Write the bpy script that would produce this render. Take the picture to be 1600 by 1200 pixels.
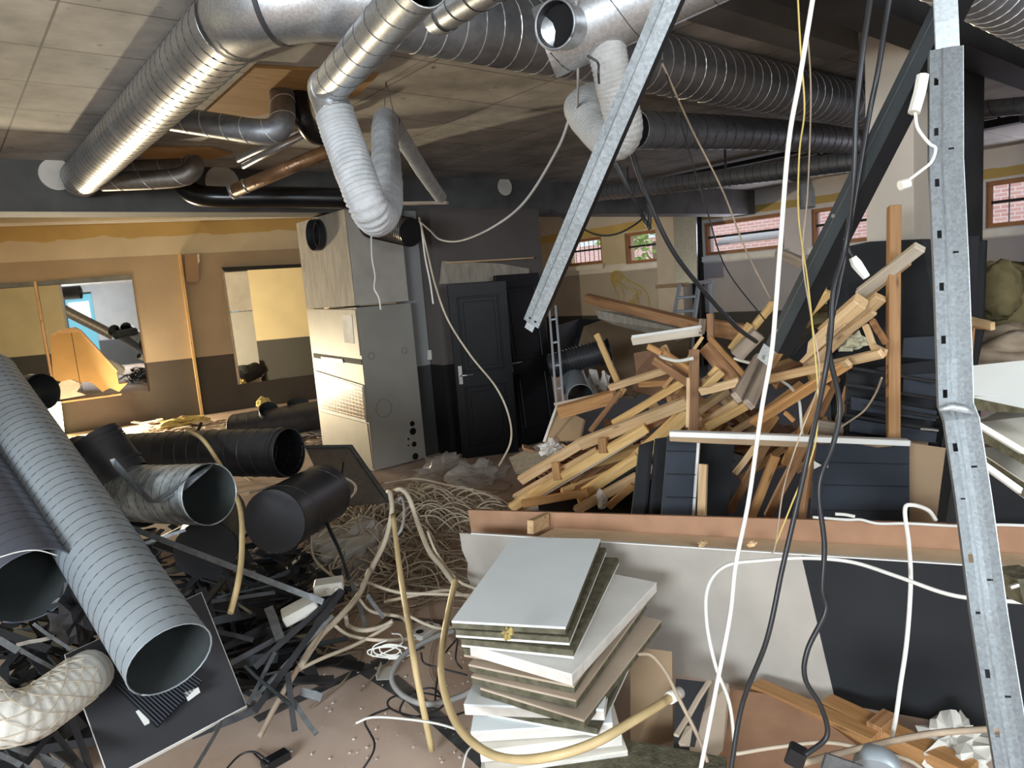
import bpy, math, random
from mathutils import Vector, Matrix, noise
random.seed(7)
for o in list(bpy.data.objects): bpy.data.objects.remove(o)
SC = bpy.context.scene; COL = SC.collection
# ------------------------------------------------------------------ camera
F = 1100.0; H = 1.85
dn = Vector((.081, 1, .139)).normalized()
yy = Vector((-910, -79.3, 1100)); yy = (yy - dn*yy.dot(dn)).normalized()
xx = dn.cross(yy)
CAM = Vector((0, 0, H))
def ray(px, py):
    v = Vector(((px-800)/F, (py-600)/F, 1)); return Vector((v.dot(xx), v.dot(yy), -v.dot(dn)))
def P(px, py, d): return CAM + ray(px, py)*d
def PZ(px, py, z=0.0):
    r = ray(px, py); return CAM + r*((z-H)/r.z)
def PX(px, py, x):
    r = ray(px, py); return CAM + r*(x/r.x)
def PY(px, py, y):
    r = ray(px, py); return CAM + r*(y/r.y)
cd = bpy.data.cameras.new('camera'); cam = bpy.data.objects.new('camera', cd); COL.objects.link(cam)
cd.sensor_width = 36; cd.lens = 36*F/1600; cd.clip_start = .05; cd.clip_end = 200
c0 = Vector((xx.x, yy.x, -dn.x)); c1 = Vector((xx.y, yy.y, -dn.y)); c2 = Vector((xx.z, yy.z, -dn.z))
m = Matrix(((c0.x, -c1.x, -c2.x, 0), (c0.y, -c1.y, -c2.y, 0), (c0.z, -c1.z, -c2.z, H), (0, 0, 0, 1)))
cam.matrix_world = m
SC.camera = cam
# ------------------------------------------------------------------ light and exposure
SC.view_settings.view_transform = 'Standard'; SC.view_settings.look = 'None'
SC.view_settings.gamma = 1; SC.view_settings.use_curve_mapping = False
SC.view_settings.exposure = 0.0
W = bpy.data.worlds.new('world'); SC.world = W; W.use_nodes = True
W.node_tree.nodes['Background'].inputs[0].default_value = (.86, .93, 1, 1)
W.node_tree.nodes['Background'].inputs[1].default_value = 1.9
def area(name, loc, tgt, sx, sy, e, col, spread=180):
    l = bpy.data.lights.new(name, 'AREA'); l.shape = 'RECTANGLE'; l.size = sx; l.size_y = sy; l.energy = e; l.color = col
    l.spread = math.radians(spread)
    o = bpy.data.objects.new(name, l); COL.objects.link(o); o.location = loc
    o.rotation_euler = (Vector(tgt)-Vector(loc)).to_track_quat('-Z', 'Y').to_euler(); return o
# daylight entering through the glazed shopfront behind the camera
area('shopfront_daylight', (-5.6, -1.2, 2.2), (1.9, 2.2, 1.2), 3.2, 1.5, 680, (.84, .93, 1.0))
area('side_window_daylight', (1.2, -3.4, 2.6), (2.2, 2.3, .3), 1.8, 1.2, 165, (.9, .95, 1.0))
# daylight entering through the high windows of the right wall
for y, wd, e in ((11.3, 1.0, 8), (9.7, 1.0, 10), (7.4, 1.5, 16), (5.6, .9, 10), (2.6, 1.6, 22)):
    area('high_window_daylight', (11.5, y, 2.45), (7, y-.5, 1.9), wd, .55, e, (.86, .86, 1.0))
# area light standing in for low sun mirrored at the foot of the left wall
GLARE = Vector((1.62, 13.45, .38))
area('low_warm_light', GLARE, (3.3, 5.5, 1.9), .22, .3, 430, (1.0, .86, .60), 170)
# ------------------------------------------------------------------ materials
def nodes(name):
    mt = bpy.data.materials.new(name); mt.use_nodes = True
    return mt, mt.node_tree, mt.node_tree.nodes['Principled BSDF']
def N(nt, t, **k):
    n = nt.nodes.new(t)
    for a, b in k.items():
        if a in n.inputs: n.inputs[a].default_value = b
        else: setattr(n, a, b)
    return n
def mat(name, col, rough=.6, metal=0.0, var=.18, scale=6, bump=.0, bscale=30, stretch=(1, 1, 1), rnd=0.0, coat=0, detail=4, dust=None, dustamt=.0):
    """plain material with blotchy tone variation, optional bump, optional per-object tone"""
    mt, nt, b = nodes(name); L = nt.links
    tc = N(nt, 'ShaderNodeTexCoord'); mp = N(nt, 'ShaderNodeMapping'); mp.inputs['Scale'].default_value = stretch
    oi = N(nt, 'ShaderNodeObjectInfo')
    sh = N(nt, 'ShaderNodeVectorMath', operation='MULTIPLY_ADD')
    cmb = N(nt, 'ShaderNodeCombineXYZ')
    for i in range(3): L.new(oi.outputs['Random'], cmb.inputs[i])
    L.new(cmb.outputs[0], sh.inputs[0]); sh.inputs[1].default_value = (7, 5, 9); L.new(tc.outputs['Object'], sh.inputs[2])
    L.new(sh.outputs[0], mp.inputs['Vector'])
    ns = N(nt, 'ShaderNodeTexNoise'); ns.inputs['Scale'].default_value = scale; ns.inputs['Detail'].default_value = detail
    L.new(mp.outputs[0], ns.inputs['Vector'])
    mr = N(nt, 'ShaderNodeMapRange'); mr.inputs['From Min'].default_value = .3; mr.inputs['From Max'].default_value = .7
    mr.inputs['To Min'].default_value = 1-var; mr.inputs['To Max'].default_value = 1+var
    L.new(ns.outputs['Fac'], mr.inputs['Value'])
    m2 = N(nt, 'ShaderNodeMapRange'); m2.inputs['To Min'].default_value = 1-rnd; m2.inputs['To Max'].default_value = 1+rnd*.5
    L.new(oi.outputs['Random'], m2.inputs['Value'])
    mu = N(nt, 'ShaderNodeMath', operation='MULTIPLY'); L.new(mr.outputs[0], mu.inputs[0]); L.new(m2.outputs[0], mu.inputs[1])
    vm = N(nt, 'ShaderNodeVectorMath', operation='SCALE'); vm.inputs[0].default_value = col[:3]; L.new(mu.outputs[0], vm.inputs['Scale'])
    out = vm.outputs[0]
    if dust:
        n2 = N(nt, 'ShaderNodeTexNoise'); n2.inputs['Scale'].default_value = 3.0; n2.inputs['Detail'].default_value = 8; n2.inputs['Roughness'].default_value = .7
        L.new(sh.outputs[0], n2.inputs['Vector'])
        r2 = N(nt, 'ShaderNodeMapRange'); r2.inputs['From Min'].default_value = .45; r2.inputs['From Max'].default_value = .7; r2.inputs['To Max'].default_value = dustamt
        L.new(n2.outputs['Fac'], r2.inputs['Value'])
        mx = N(nt, 'ShaderNodeMix', data_type='RGBA'); L.new(r2.outputs[0], mx.inputs[0]); L.new(out, mx.inputs[6]); mx.inputs[7].default_value = (*dust, 1)
        out = mx.outputs[2]
    L.new(out, b.inputs['Base Color'])
    b.inputs['Roughness'].default_value = rough; b.inputs['Metallic'].default_value = metal
    if coat: b.inputs['Coat Weight'].default_value = coat
    if bump:
        nb = N(nt, 'ShaderNodeTexNoise'); nb.inputs['Scale'].default_value = bscale; nb.inputs['Detail'].default_value = 5
        L.new(mp.outputs[0], nb.inputs['Vector'])
        bp = N(nt, 'ShaderNodeBump'); bp.inputs['Strength'].default_value = bump; bp.inputs['Distance'].default_value = .01
        L.new(nb.outputs['Fac'], bp.inputs['Height']); L.new(bp.outputs[0], b.inputs['Normal'])
    return mt
def woodmat(name, c1, c2, rough=.62):
    """grain along local X, knots, tone that differs from board to board"""
    mt, nt, b = nodes(name); L = nt.links
    tc = N(nt, 'ShaderNodeTexCoord'); oi = N(nt, 'ShaderNodeObjectInfo'); cmb = N(nt, 'ShaderNodeCombineXYZ')
    for i in range(3): L.new(oi.outputs['Random'], cmb.inputs[i])
    sh = N(nt, 'ShaderNodeVectorMath', operation='MULTIPLY_ADD'); sh.inputs[1].default_value = (13, 7, 11)
    L.new(cmb.outputs[0], sh.inputs[0]); L.new(tc.outputs['Object'], sh.inputs[2])
    mp = N(nt, 'ShaderNodeMapping'); mp.inputs['Scale'].default_value = (1.2, 22, 22); L.new(sh.outputs[0], mp.inputs['Vector'])
    ns = N(nt, 'ShaderNodeTexNoise'); ns.inputs['Scale'].default_value = 2.2; ns.inputs['Detail'].default_value = 5; ns.inputs['Distortion'].default_value = .6
    L.new(mp.outputs[0], ns.inputs['Vector'])
    cr = N(nt, 'ShaderNodeValToRGB'); cr.color_ramp.elements[0].position = .3; cr.color_ramp.elements[0].color = (*c2, 1)
    cr.color_ramp.elements[1].position = .68; cr.color_ramp.elements[1].color = (*c1, 1); L.new(ns.outputs['Fac'], cr.inputs[0])
    mk = N(nt, 'ShaderNodeMapping'); mk.inputs['Scale'].default_value = (3.2, 12, 12); L.new(sh.outputs[0], mk.inputs['Vector'])
    vo = N(nt, 'ShaderNodeTexVoronoi'); vo.inputs['Scale'].default_value = 1.3; L.new(mk.outputs[0], vo.inputs['Vector'])
    kr = N(nt, 'ShaderNodeMapRange'); kr.inputs['From Min'].default_value = .05; kr.inputs['From Max'].default_value = .16; kr.inputs['To Min'].default_value = .65; kr.inputs['To Max'].default_value = 0
    L.new(vo.outputs['Distance'], kr.inputs['Value'])
    mx = N(nt, 'ShaderNodeMix', data_type='RGBA'); L.new(kr.outputs[0], mx.inputs[0]); L.new(cr.outputs[0], mx.inputs[6]); mx.inputs[7].default_value = (.09, .035, .012, 1)
    m2 = N(nt, 'ShaderNodeMapRange'); m2.inputs['To Min'].default_value = .72; m2.inputs['To Max'].default_value = 1.12; L.new(oi.outputs['Random'], m2.inputs['Value'])
    vm = N(nt, 'ShaderNodeVectorMath', operation='SCALE'); L.new(mx.outputs[2], vm.inputs[0]); L.new(m2.outputs[0], vm.inputs['Scale'])
    L.new(vm.outputs[0], b.inputs['Base Color']); b.inputs['Roughness'].default_value = rough
    return mt
def bandmat(name, bands, rough=.75, wob=.02, var=.08, bump=.15):
    """wall paint: bands = [(top z, colour)...] read upward in object space"""
    mt, nt, b = nodes(name); L = nt.links
    tc = N(nt, 'ShaderNodeTexCoord'); sp = N(nt, 'ShaderNodeSeparateXYZ'); L.new(tc.outputs['Object'], sp.inputs[0])
    ns = N(nt, 'ShaderNodeTexNoise'); ns.inputs['Scale'].default_value = 2.2; ns.inputs['Detail'].default_value = 3; L.new(tc.outputs['Object'], ns.inputs['Vector'])
    cur = None
    for i, bd in enumerate(bands):
        zt, col = bd[0], bd[1]; w = bd[2] if len(bd) > 2 else wob
        if cur is None:
            rgb = N(nt, 'ShaderNodeRGB'); rgb.outputs[0].default_value = (*col, 1); cur = rgb.outputs[0]; pz, pw = zt, w; continue
        ma = N(nt, 'ShaderNodeMath', operation='MULTIPLY_ADD'); L.new(ns.outputs['Fac'], ma.inputs[0]); ma.inputs[1].default_value = pw*2; 
        L.new(sp.outputs['Z'], ma.inputs[2])
        gt = N(nt, 'ShaderNodeMapRange'); gt.inputs['From Min'].default_value = pz+pw-.004-pw*.05; gt.inputs['From Max'].default_value = pz+pw+.004+pw*.05; L.new(ma.outputs[0], gt.inputs['Value'])
        mx = N(nt, 'ShaderNodeMix', data_type='RGBA'); L.new(gt.outputs[0], mx.inputs[0]); L.new(cur, mx.inputs[6]); mx.inputs[7].default_value = (*col, 1)
        cur = mx.outputs[2]; pz, pw = zt, w
    n2 = N(nt, 'ShaderNodeTexNoise'); n2.inputs['Scale'].default_value = 1.7; n2.inputs['Detail'].default_value = 7; L.new(tc.outputs['Object'], n2.inputs['Vector'])
    mr = N(nt, 'ShaderNodeMapRange'); mr.inputs['From Min'].default_value = .3; mr.inputs['From Max'].default_value = .7; mr.inputs['To Min'].default_value = 1-var; mr.inputs['To Max'].default_value = 1+var
    L.new(n2.outputs['Fac'], mr.inputs['Value'])
    vm = N(nt, 'ShaderNodeVectorMath', operation='SCALE'); L.new(cur, vm.inputs[0]); L.new(mr.outputs[0], vm.inputs['Scale'])
    L.new(vm.outputs[0], b.inputs['Base Color']); b.inputs['Roughness'].default_value = rough
    nb = N(nt, 'ShaderNodeTexNoise'); nb.inputs['Scale'].default_value = 40; L.new(tc.outputs['Object'], nb.inputs['Vector'])
    bp = N(nt, 'ShaderNodeBump'); bp.inputs['Strength'].default_value = bump; bp.inputs['Distance'].default_value = .01
    L.new(nb.outputs['Fac'], bp.inputs['Height']); L.new(bp.outputs[0], b.inputs['Normal'])
    return mt
def galvmat(name, col, rough=.33, metal=.9, cell=38, amt=.22):
    mt, nt, b = nodes(name); L = nt.links
    tc = N(nt, 'ShaderNodeTexCoord'); vo = N(nt, 'ShaderNodeTexVoronoi'); vo.inputs['Scale'].default_value = cell; L.new(tc.outputs['Object'], vo.inputs['Vector'])
    sp = N(nt, 'ShaderNodeSeparateColor'); L.new(vo.outputs['Color'], sp.inputs[0])
    mr = N(nt, 'ShaderNodeMapRange'); mr.inputs['To Min'].default_value = 1-amt; mr.inputs['To Max'].default_value = 1+amt*.5; L.new(sp.outputs[0], mr.inputs['Value'])
    ns = N(nt, 'ShaderNodeTexNoise'); ns.inputs['Scale'].default_value = 4; ns.inputs['Detail'].default_value = 6; L.new(tc.outputs['Object'], ns.inputs['Vector'])
    m2 = N(nt, 'ShaderNodeMapRange'); m2.inputs['To Min'].default_value = .75; m2.inputs['To Max'].default_value = 1.15; L.new(ns.outputs['Fac'], m2.inputs['Value'])
    mu = N(nt, 'ShaderNodeMath', operation='MULTIPLY'); L.new(mr.outputs[0], mu.inputs[0]); L.new(m2.outputs[0], mu.inputs[1])
    vm = N(nt, 'ShaderNodeVectorMath', operation='SCALE'); vm.inputs[0].default_value = col; L.new(mu.outputs[0], vm.inputs['Scale'])
    L.new(vm.outputs[0], b.inputs['Base Color']); b.inputs['Metallic'].default_value = metal
    r = N(nt, 'ShaderNodeMapRange'); r.inputs['To Min'].default_value = rough-.08; r.inputs['To Max'].default_value = rough+.14; L.new(ns.outputs['Fac'], r.inputs['Value']); L.new(r.outputs[0], b.inputs['Roughness'])
    return mt
def ceilmat(name, col):
    """board marked concrete: panel joints as thin dark grooves, stains"""
    mt, nt, b = nodes(name); L = nt.links
    tc = N(nt, 'ShaderNodeTexCoord')
    mp = N(nt, 'ShaderNodeMapping'); mp.inputs['Location'].default_value = (.32, .1, 0); L.new(tc.outputs['Object'], mp.inputs['Vector'])
    br = N(nt, 'ShaderNodeTexBrick'); br.offset = 0; br.inputs['Scale'].default_value = 1; br.inputs['Brick Width'].default_value = .95; br.inputs['Row Height'].default_value = .62
    br.inputs['Mortar Size'].default_value = .006; br.inputs['Color1'].default_value = (*col, 1); br.inputs['Color2'].default_value = (col[0]*.92, col[1]*.93, col[2]*.95, 1); br.inputs['Mortar'].default_value = (col[0]*.35, col[1]*.35, col[2]*.35, 1)
    L.new(mp.outputs[0], br.inputs['Vector'])
    ns = N(nt, 'ShaderNodeTexNoise'); ns.inputs['Scale'].default_value = 2.4; ns.inputs['Detail'].default_value = 9; ns.inputs['Roughness'].default_value = .62; L.new(tc.outputs['Object'], ns.inputs['Vector'])
    mr = N(nt, 'ShaderNodeMapRange'); mr.inputs['From Min'].default_value = .28; mr.inputs['From Max'].default_value = .66; mr.inputs['To Min'].default_value = .5; mr.inputs['To Max'].default_value = 1.15; L.new(ns.outputs['Fac'], mr.inputs['Value'])
    n2 = N(nt, 'ShaderNodeTexNoise'); n2.inputs['Scale'].default_value = 11; n2.inputs['Detail'].default_value = 2; L.new(tc.outputs['Object'], n2.inputs['Vector'])
    sp = N(nt, 'ShaderNodeMapRange'); sp.inputs['From Min'].default_value = .7; sp.inputs['From Max'].default_value = .76; sp.inputs['To Min'].default_value = 1; sp.inputs['To Max'].default_value = .45; L.new(n2.outputs['Fac'], sp.inputs['Value'])
    mu = N(nt, 'ShaderNodeMath', operation='MULTIPLY'); L.new(mr.outputs[0], mu.inputs[0]); L.new(sp.outputs[0], mu.inputs[1])
    vm = N(nt, 'ShaderNodeVectorMath', operation='SCALE'); L.new(br.outputs['Color'], vm.inputs[0]); L.new(mu.outputs[0], vm.inputs['Scale'])
    L.new(vm.outputs[0], b.inputs['Base Color']); b.inputs['Roughness'].default_value = .8
    bp = N(nt, 'ShaderNodeBump'); bp.inputs['Strength'].default_value = .25; bp.inputs['Distance'].default_value = .01; L.new(ns.outputs['Fac'], bp.inputs['Height']); L.new(bp.outputs[0], b.inputs['Normal'])
    return mt
def brickmat(name):
    mt, nt, b = nodes(name); L = nt.links
    tc = N(nt, 'ShaderNodeTexCoord'); mp = N(nt, 'ShaderNodeMapping'); mp.inputs['Rotation'].default_value = (math.radians(90), 0, math.radians(90)); L.new(tc.outputs['Object'], mp.inputs['Vector'])
    sp = N(nt, 'ShaderNodeSeparateXYZ'); cb = N(nt, 'ShaderNodeCombineXYZ'); L.new(tc.outputs['Object'], sp.inputs[0]); L.new(sp.outputs['Y'], cb.inputs[0]); L.new(sp.outputs['Z'], cb.inputs[1])
    br = N(nt, 'ShaderNodeTexBrick'); br.inputs['Scale'].default_value = 1; br.inputs['Brick Width'].default_value = .24; br.inputs['Row Height'].default_value = .08; br.inputs['Mortar Size'].default_value = .01
    br.inputs['Color1'].default_value = (.80, .46, .40, 1); br.inputs['Color2'].default_value = (.72, .38, .33, 1); br.inputs['Mortar'].default_value = (.9, .8, .76, 1); L.new(cb.outputs[0], br.inputs['Vector'])
    L.new(br.outputs['Color'], b.inputs['Base Color']); b.inputs['Roughness'].default_value = .85
    return mt
def simple(name, col, rough=.5, metal=0, emit=0, ecol=None, alpha=1):
    mt, nt, b = nodes(name); b.inputs['Base Color'].default_value = (*col, 1); b.inputs['Roughness'].default_value = rough; b.inputs['Metallic'].default_value = metal
    if emit: b.inputs['Emission Color'].default_value = (*(ecol or col), 1); b.inputs['Emission Strength'].default_value = emit
    b.inputs['Alpha'].default_value = alpha
    return mt
def glassmat(name, tint, mixf=.1, rough=.02):
    mt, nt, b = nodes(name); L = nt.links
    tr = N(nt, 'ShaderNodeBsdfTransparent'); tr.inputs[0].default_value = (*tint, 1); gl = N(nt, 'ShaderNodeBsdfGlossy'); gl.inputs['Roughness'].default_value = rough
    mx = N(nt, 'ShaderNodeMixShader'); mx.inputs[0].default_value = mixf; L.new(tr.outputs[0], mx.inputs[1]); L.new(gl.outputs[0], mx.inputs[2])
    L.new(mx.outputs[0], nt.nodes['Material Output'].inputs[0]); return mt
M = {}
M['galv'] = galvmat('galvanised_steel', (.58, .60, .62), .36, .88, 130, .16)
M['galv_bright'] = galvmat('bright_zinc', (.56, .61, .64), .45, .6, 190, .14)
M['galv_dark'] = galvmat('dull_grey_steel', (.30, .31, .33), .42, .7, 30, .15)
M['galv_brown'] = galvmat('dusty_brown_steel', (.25, .22, .19), .45, .6, 30, .15)
M['seam'] = simple('duct_seam_dark', (.05, .05, .055), .5, .3)
M['seam_light'] = simple('duct_seam_bright', (.8, .8, .78), .35, .7)
M['duct_grey'] = mat('grey_and_daylit_duct', (.34, .385, .42), .42, .25, .1, 5, .1, 20)  # dark duct paint lightened: daylight put into the colour; also plain grey parts
M['duct_blue'] = mat('dark_grey_and_sheen_duct', (.12, .13, .165), .36, .35, .12, 5)  # dark duct paint with its bluish sheen put into the colour
M['duct_black'] = mat('black_painted_duct', (.028, .028, .031), .42, .1, .3, 6)
M['duct_scraped'] = mat('scraped_duct', (.42, .46, .47), .38, .4, .7, 9, .2, 20, (1, 1, 1), dust=(.03, .03, .03), dustamt=.9)
M['inner'] = mat('duct_inside', (.075, .085, .085), .45, .4, .15, 6)
M['flex_white'] = mat('white_flexible_hose', (.40, .41, .42), .65, .0, .15, 12, .5, 45)
M['flex_grey'] = mat('grey_cloth_hose', (.34, .335, .32), .75, .0, .12, 12, .5, 60)
M['flex_cream'] = mat('cream_flexible_hose', (.62, .60, .54), .65, 0, .12, 12, .3, 40)
M['iron_black'] = mat('black_cast_iron', (.012, .012, .013), .25, .2, .3, 8)
M['rust'] = mat('rusty_pipe', (.30, .17, .09), .35, .55, .4, 9, .3, 40)
M['pine'] = woodmat('pale_pine', (.80, .57, .32), (.60, .37, .18))
M['pine_gold'] = woodmat('golden_pine', (.88, .60, .26), (.66, .39, .14))
M['pine_brown'] = woodmat('aged_brown_pine', (.42, .22, .10), (.24, .115, .05))
M['pine_orange'] = woodmat('orange_pine', (.58, .31, .12), (.38, .18, .06))
M['pine_grey'] = woodmat('greyed_wood', (.42, .33, .25), (.26, .2, .15))
M['pine_white'] = woodmat('white_painted_wood', (.78, .70, .58), (.66, .55, .42))
M['ply'] = woodmat('plywood', (.66, .40, .16), (.50, .27, .09))
M['fibre'] = mat('brown_fibreboard', (.38, .215, .13), .8, 0, .12, 8)
M['cardb'] = mat('brown_board', (.32, .22, .13), .8, 0, .12, 3)
M['black_paint'] = mat('black_painted_board', (.018, .019, .021), .6, 0, .2, 3)
M['blue_black'] = mat('blue_black_boards', (.035, .041, .052), .62, 0, .15, 4)
M['door_black'] = mat('black_door_paint', (.008, .008, .009), .42, 0, .2, 3)
M['taupe'] = mat('taupe_wall_paint', (.40, .365, .32), .75, 0, .14, 3)
M['beige_metal'] = mat('beige_cabinet_paint', (.31, .27, .205), .5, .1, .1, 4)
M['grey_metal'] = mat('grey_cabinet_paint', (.30, .285, .25), .5, .1, .06, 3)
M['taupe_board'] = mat('brushed_taupe_board', (.33, .285, .225), .75, 0, .22, 5, .1, 20, (4, 4, 1))
M['tile_white'] = mat('white_tile_face', (.84, .90, .92), .7, 0, .04, 3)
M['tile_cream'] = mat('cream_tile_face', (.74, .70, .62), .75, 0, .12, 5)
M['tile_tan'] = mat('tan_tile_face', (.52, .42, .32), .8, 0, .1, 5)
M['tile_black'] = mat('black_tile_face', (.045, .045, .050), .6, 0, .12, 4)
M['wool'] = mat('dark_mineral_wool', (.135, .125, .085), .95, 0, .35, 25, .6, 90)
M['edge_white'] = mat('white_board_edge', (.78, .77, .73), .7, 0, .06, 6)
M['gyps'] = mat('white_plaster_core', (.72, .68, .62), .9, 0, .15, 10, .4, 30)
M['ochre'] = mat('ochre_painted_board', (.44, .30, .12), .7, 0, .08, 3)
M['yellow_wool'] = mat('yellow_insulation_wool', (.52, .41, .16), .95, 0, .25, 14, .8, 30)
M['pale_wool'] = mat('pale_insulation_wool', (.62, .58, .40), .95, 0, .25, 14, .8, 40)
M['olive_wool'] = mat('olive_insulation_roll', (.17, .14, .07), .95, 0, .3, 6, .6, 20)
M['cable_white'] = mat('white_cable', (.74, .73, .68), .45, 0, .08, 9)
M['cable_cream'] = mat('dusty_cream_cable', (.54, .46, .35), .6, 0, .2, 7)
M['cable_tan'] = mat('dusty_tan_cable', (.36, .28, .20), .7, 0, .3, 7)
M['cable_grey'] = mat('grey_cable', (.30, .29, .28), .55, 0, .15, 8)
M['cable_black'] = mat('black_cable', (.018, .019, .022), .4, 0, .2, 8)
M['cable_yellow'] = mat('yellow_wire', (.52, .40, .12), .5, 0, .1, 8)
M['conduit'] = mat('yellowed_plastic_conduit', (.62, .47, .24), .45, 0, .15, 8)
M['strip_black'] = mat('black_painted_steel_strip', (.026, .026, .029), .5, .15, .3, 9)
M['galv_web'] = galvmat('slotted_stud_zinc', (.195, .213, .222), .5, .5, 190, .2)
M['galv_mid'] = galvmat('mottled_stud_zinc', (.37, .41, .43), .48, .5, 120, .22)
M['rail_pale'] = mat('pale_pine_rail', (.80, .62, .42), .7, 0, .12, 5, 0, 1, (1, 1, 1))
M['strip_steel'] = galvmat('grey_steel_strip', (.20, .215, .225), .38, .7, 50, .2)
M['stud_dark'] = mat('dark_stud_side', (.012, .012, .013), .5, .2, .2, 9)  # near black tone for one flange of a stud
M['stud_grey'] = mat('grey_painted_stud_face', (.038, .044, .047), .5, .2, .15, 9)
M['concrete'] = mat('painted_concrete_beam', (.115, .112, .108), .8, 0, .25, 3, .3, 18)
M['beam_dark'] = mat('dark_painted_beam', (.030, .030, .032), .7, 0, .25, 3)
M['column_beige'] = mat('beige_column_paint', (.50, .44, .37), .75, 0, .08, 3)
M['plastic_white'] = mat('dusty_white_plastic', (.66, .64, .58), .5, 0, .1, 9)
M['plastic_black'] = simple('black_plastic', (.012, .012, .014), .35)
M['steel'] = simple('brushed_handle_steel', (.6, .6, .58), .3, .9)
M['alu'] = simple('aluminium', (.66, .70, .76), .4, .45)
M['window_wood'] = mat('orange_brown_window_wood', (.34, .15, .06), .6, 0, .15, 5)
M['glass'] = glassmat('window_glass', (.97, .98, 1), .06)
M['film'] = simple('plastic_film', (.62, .58, .54), .22, 0, alpha=.38)
M['glass_shop'] = glassmat('tinted_shop_glass', (.42, .66, .72), .05)
M['mirror'] = simple('mirror_glass', (.9, .9, .88), .015, 1)
M['lamp'] = simple('sun_glare_glow', (1, .9, .5), .4, 0, 28, (1, .86, .42))  # glow standing in for mirrored sun, not a lamp's lens
M['ceil'] = ceilmat('board_marked_concrete_ceiling', (.50, .47, .42))
M['brick'] = brickmat('red_brick')
M['leaf'] = mat('green_foliage', (.22, .34, .08), .8, 0, .4, 9)
M['wall_l'] = bandmat('left_wall_paint', [(1.04, (.052, .043, .034), .004), (2.87, (.36, .29, .20), .004), (3.2, (.56, .50, .37), .10), (3.47, (.47, .34, .13), .004), (9, (.70, .62, .45))], .72)
M['wall_r'] = bandmat('right_wall_paint', [(1.04, (.035, .033, .034), .006), (1.98, (.40, .36, .31), .006), (2.14, (.72, .70, .66), .01), (2.80, (.60, .52, .36), .03), (2.98, (.58, .42, .14), .03), (9, (.60, .57, .53))], .72)
M['wall_r2'] = bandmat('right_wall_pale_paint', [(1.04, (.035, .033, .034), .006), (1.98, (.36, .34, .36), .01), (2.80, (.62, .59, .60), .02), (2.93, (.45, .32, .10), .03), (9, (.60, .56, .55))], .72)
M['wall_b'] = bandmat('closet_wall_paint', [(1.04, (.014, .013, .013), .004), (9, (.115, .10, .092))], .72)
M['wall_s'] = bandmat('stub_wall_paint', [(1.04, (.05, .045, .038), .004), (9, (.56, .46, .27))], .72)
M['wall_back'] = bandmat('rear_wall_paint', [(1.04, (.04, .04, .04), .004), (9, (.26, .26, .26))], .72)
def floormat():
    mt, nt, b = nodes('dusty_brown_floor'); L = nt.links
    tc = N(nt, 'ShaderNodeTexCoord')
    n1 = N(nt, 'ShaderNodeTexNoise'); n1.inputs['Scale'].default_value = 1.3; n1.inputs['Detail'].default_value = 8; n1.inputs['Roughness'].default_value = .6; L.new(tc.outputs['Object'], n1.inputs['Vector'])
    cr = N(nt, 'ShaderNodeValToRGB'); e = cr.color_ramp.elements; e[0].position = .3; e[0].color = (.43, .305, .225, 1); e[1].position = .7; e[1].color = (.66, .52, .43, 1)
    L.new(n1.outputs['Fac'], cr.inputs[0])
    n2 = N(nt, 'ShaderNodeTexNoise'); n2.inputs['Scale'].default_value = 28; n2.inputs['Detail'].default_value = 3; L.new(tc.outputs['Object'], n2.inputs['Vector'])
    r = N(nt, 'ShaderNodeMapRange'); r.inputs['From Min'].default_value = .66; r.inputs['From Max'].default_value = .72; L.new(n2.outputs['Fac'], r.inputs['Value'])
    mx = N(nt, 'ShaderNodeMix', data_type='RGBA'); L.new(r.outputs[0], mx.inputs[0]); L.new(cr.outputs[0], mx.inputs[6]); mx.inputs[7].default_value = (.5, .42, .34, 1)
    L.new(mx.outputs[2], b.inputs['Base Color']); b.inputs['Roughness'].default_value = .75
    bp = N(nt, 'ShaderNodeBump'); bp.inputs['Strength'].default_value = .2; bp.inputs['Distance'].default_value = .01; L.new(n1.outputs['Fac'], bp.inputs['Height']); L.new(bp.outputs[0], b.inputs['Normal'])
    return mt
M['floor'] = floormat()
for k_, s_ in (('black_paint', .15), ('blue_black', .15), ('door_black', .25), ('beam_dark', .15), ('stud_dark', .1), ('stud_grey', .3), ('tile_black', .25), ('wall_b', .2), ('taupe', .3), ('olive_wool', .1), ('yellow_wool', .1), ('strip_black', .4), ('floor', .3), ('concrete', .25), ('fibre', .2), ('wool', .1)):
    M[k_].node_tree.nodes['Principled BSDF'].inputs['Specular IOR Level'].default_value = s_
M['tape'] = mat('black_glue_track', (.055, .058, .062), .7, 0, .5, 18, 0, 1, (1, 1, 1), dust=(.25, .18, .14), dustamt=.8)
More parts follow.
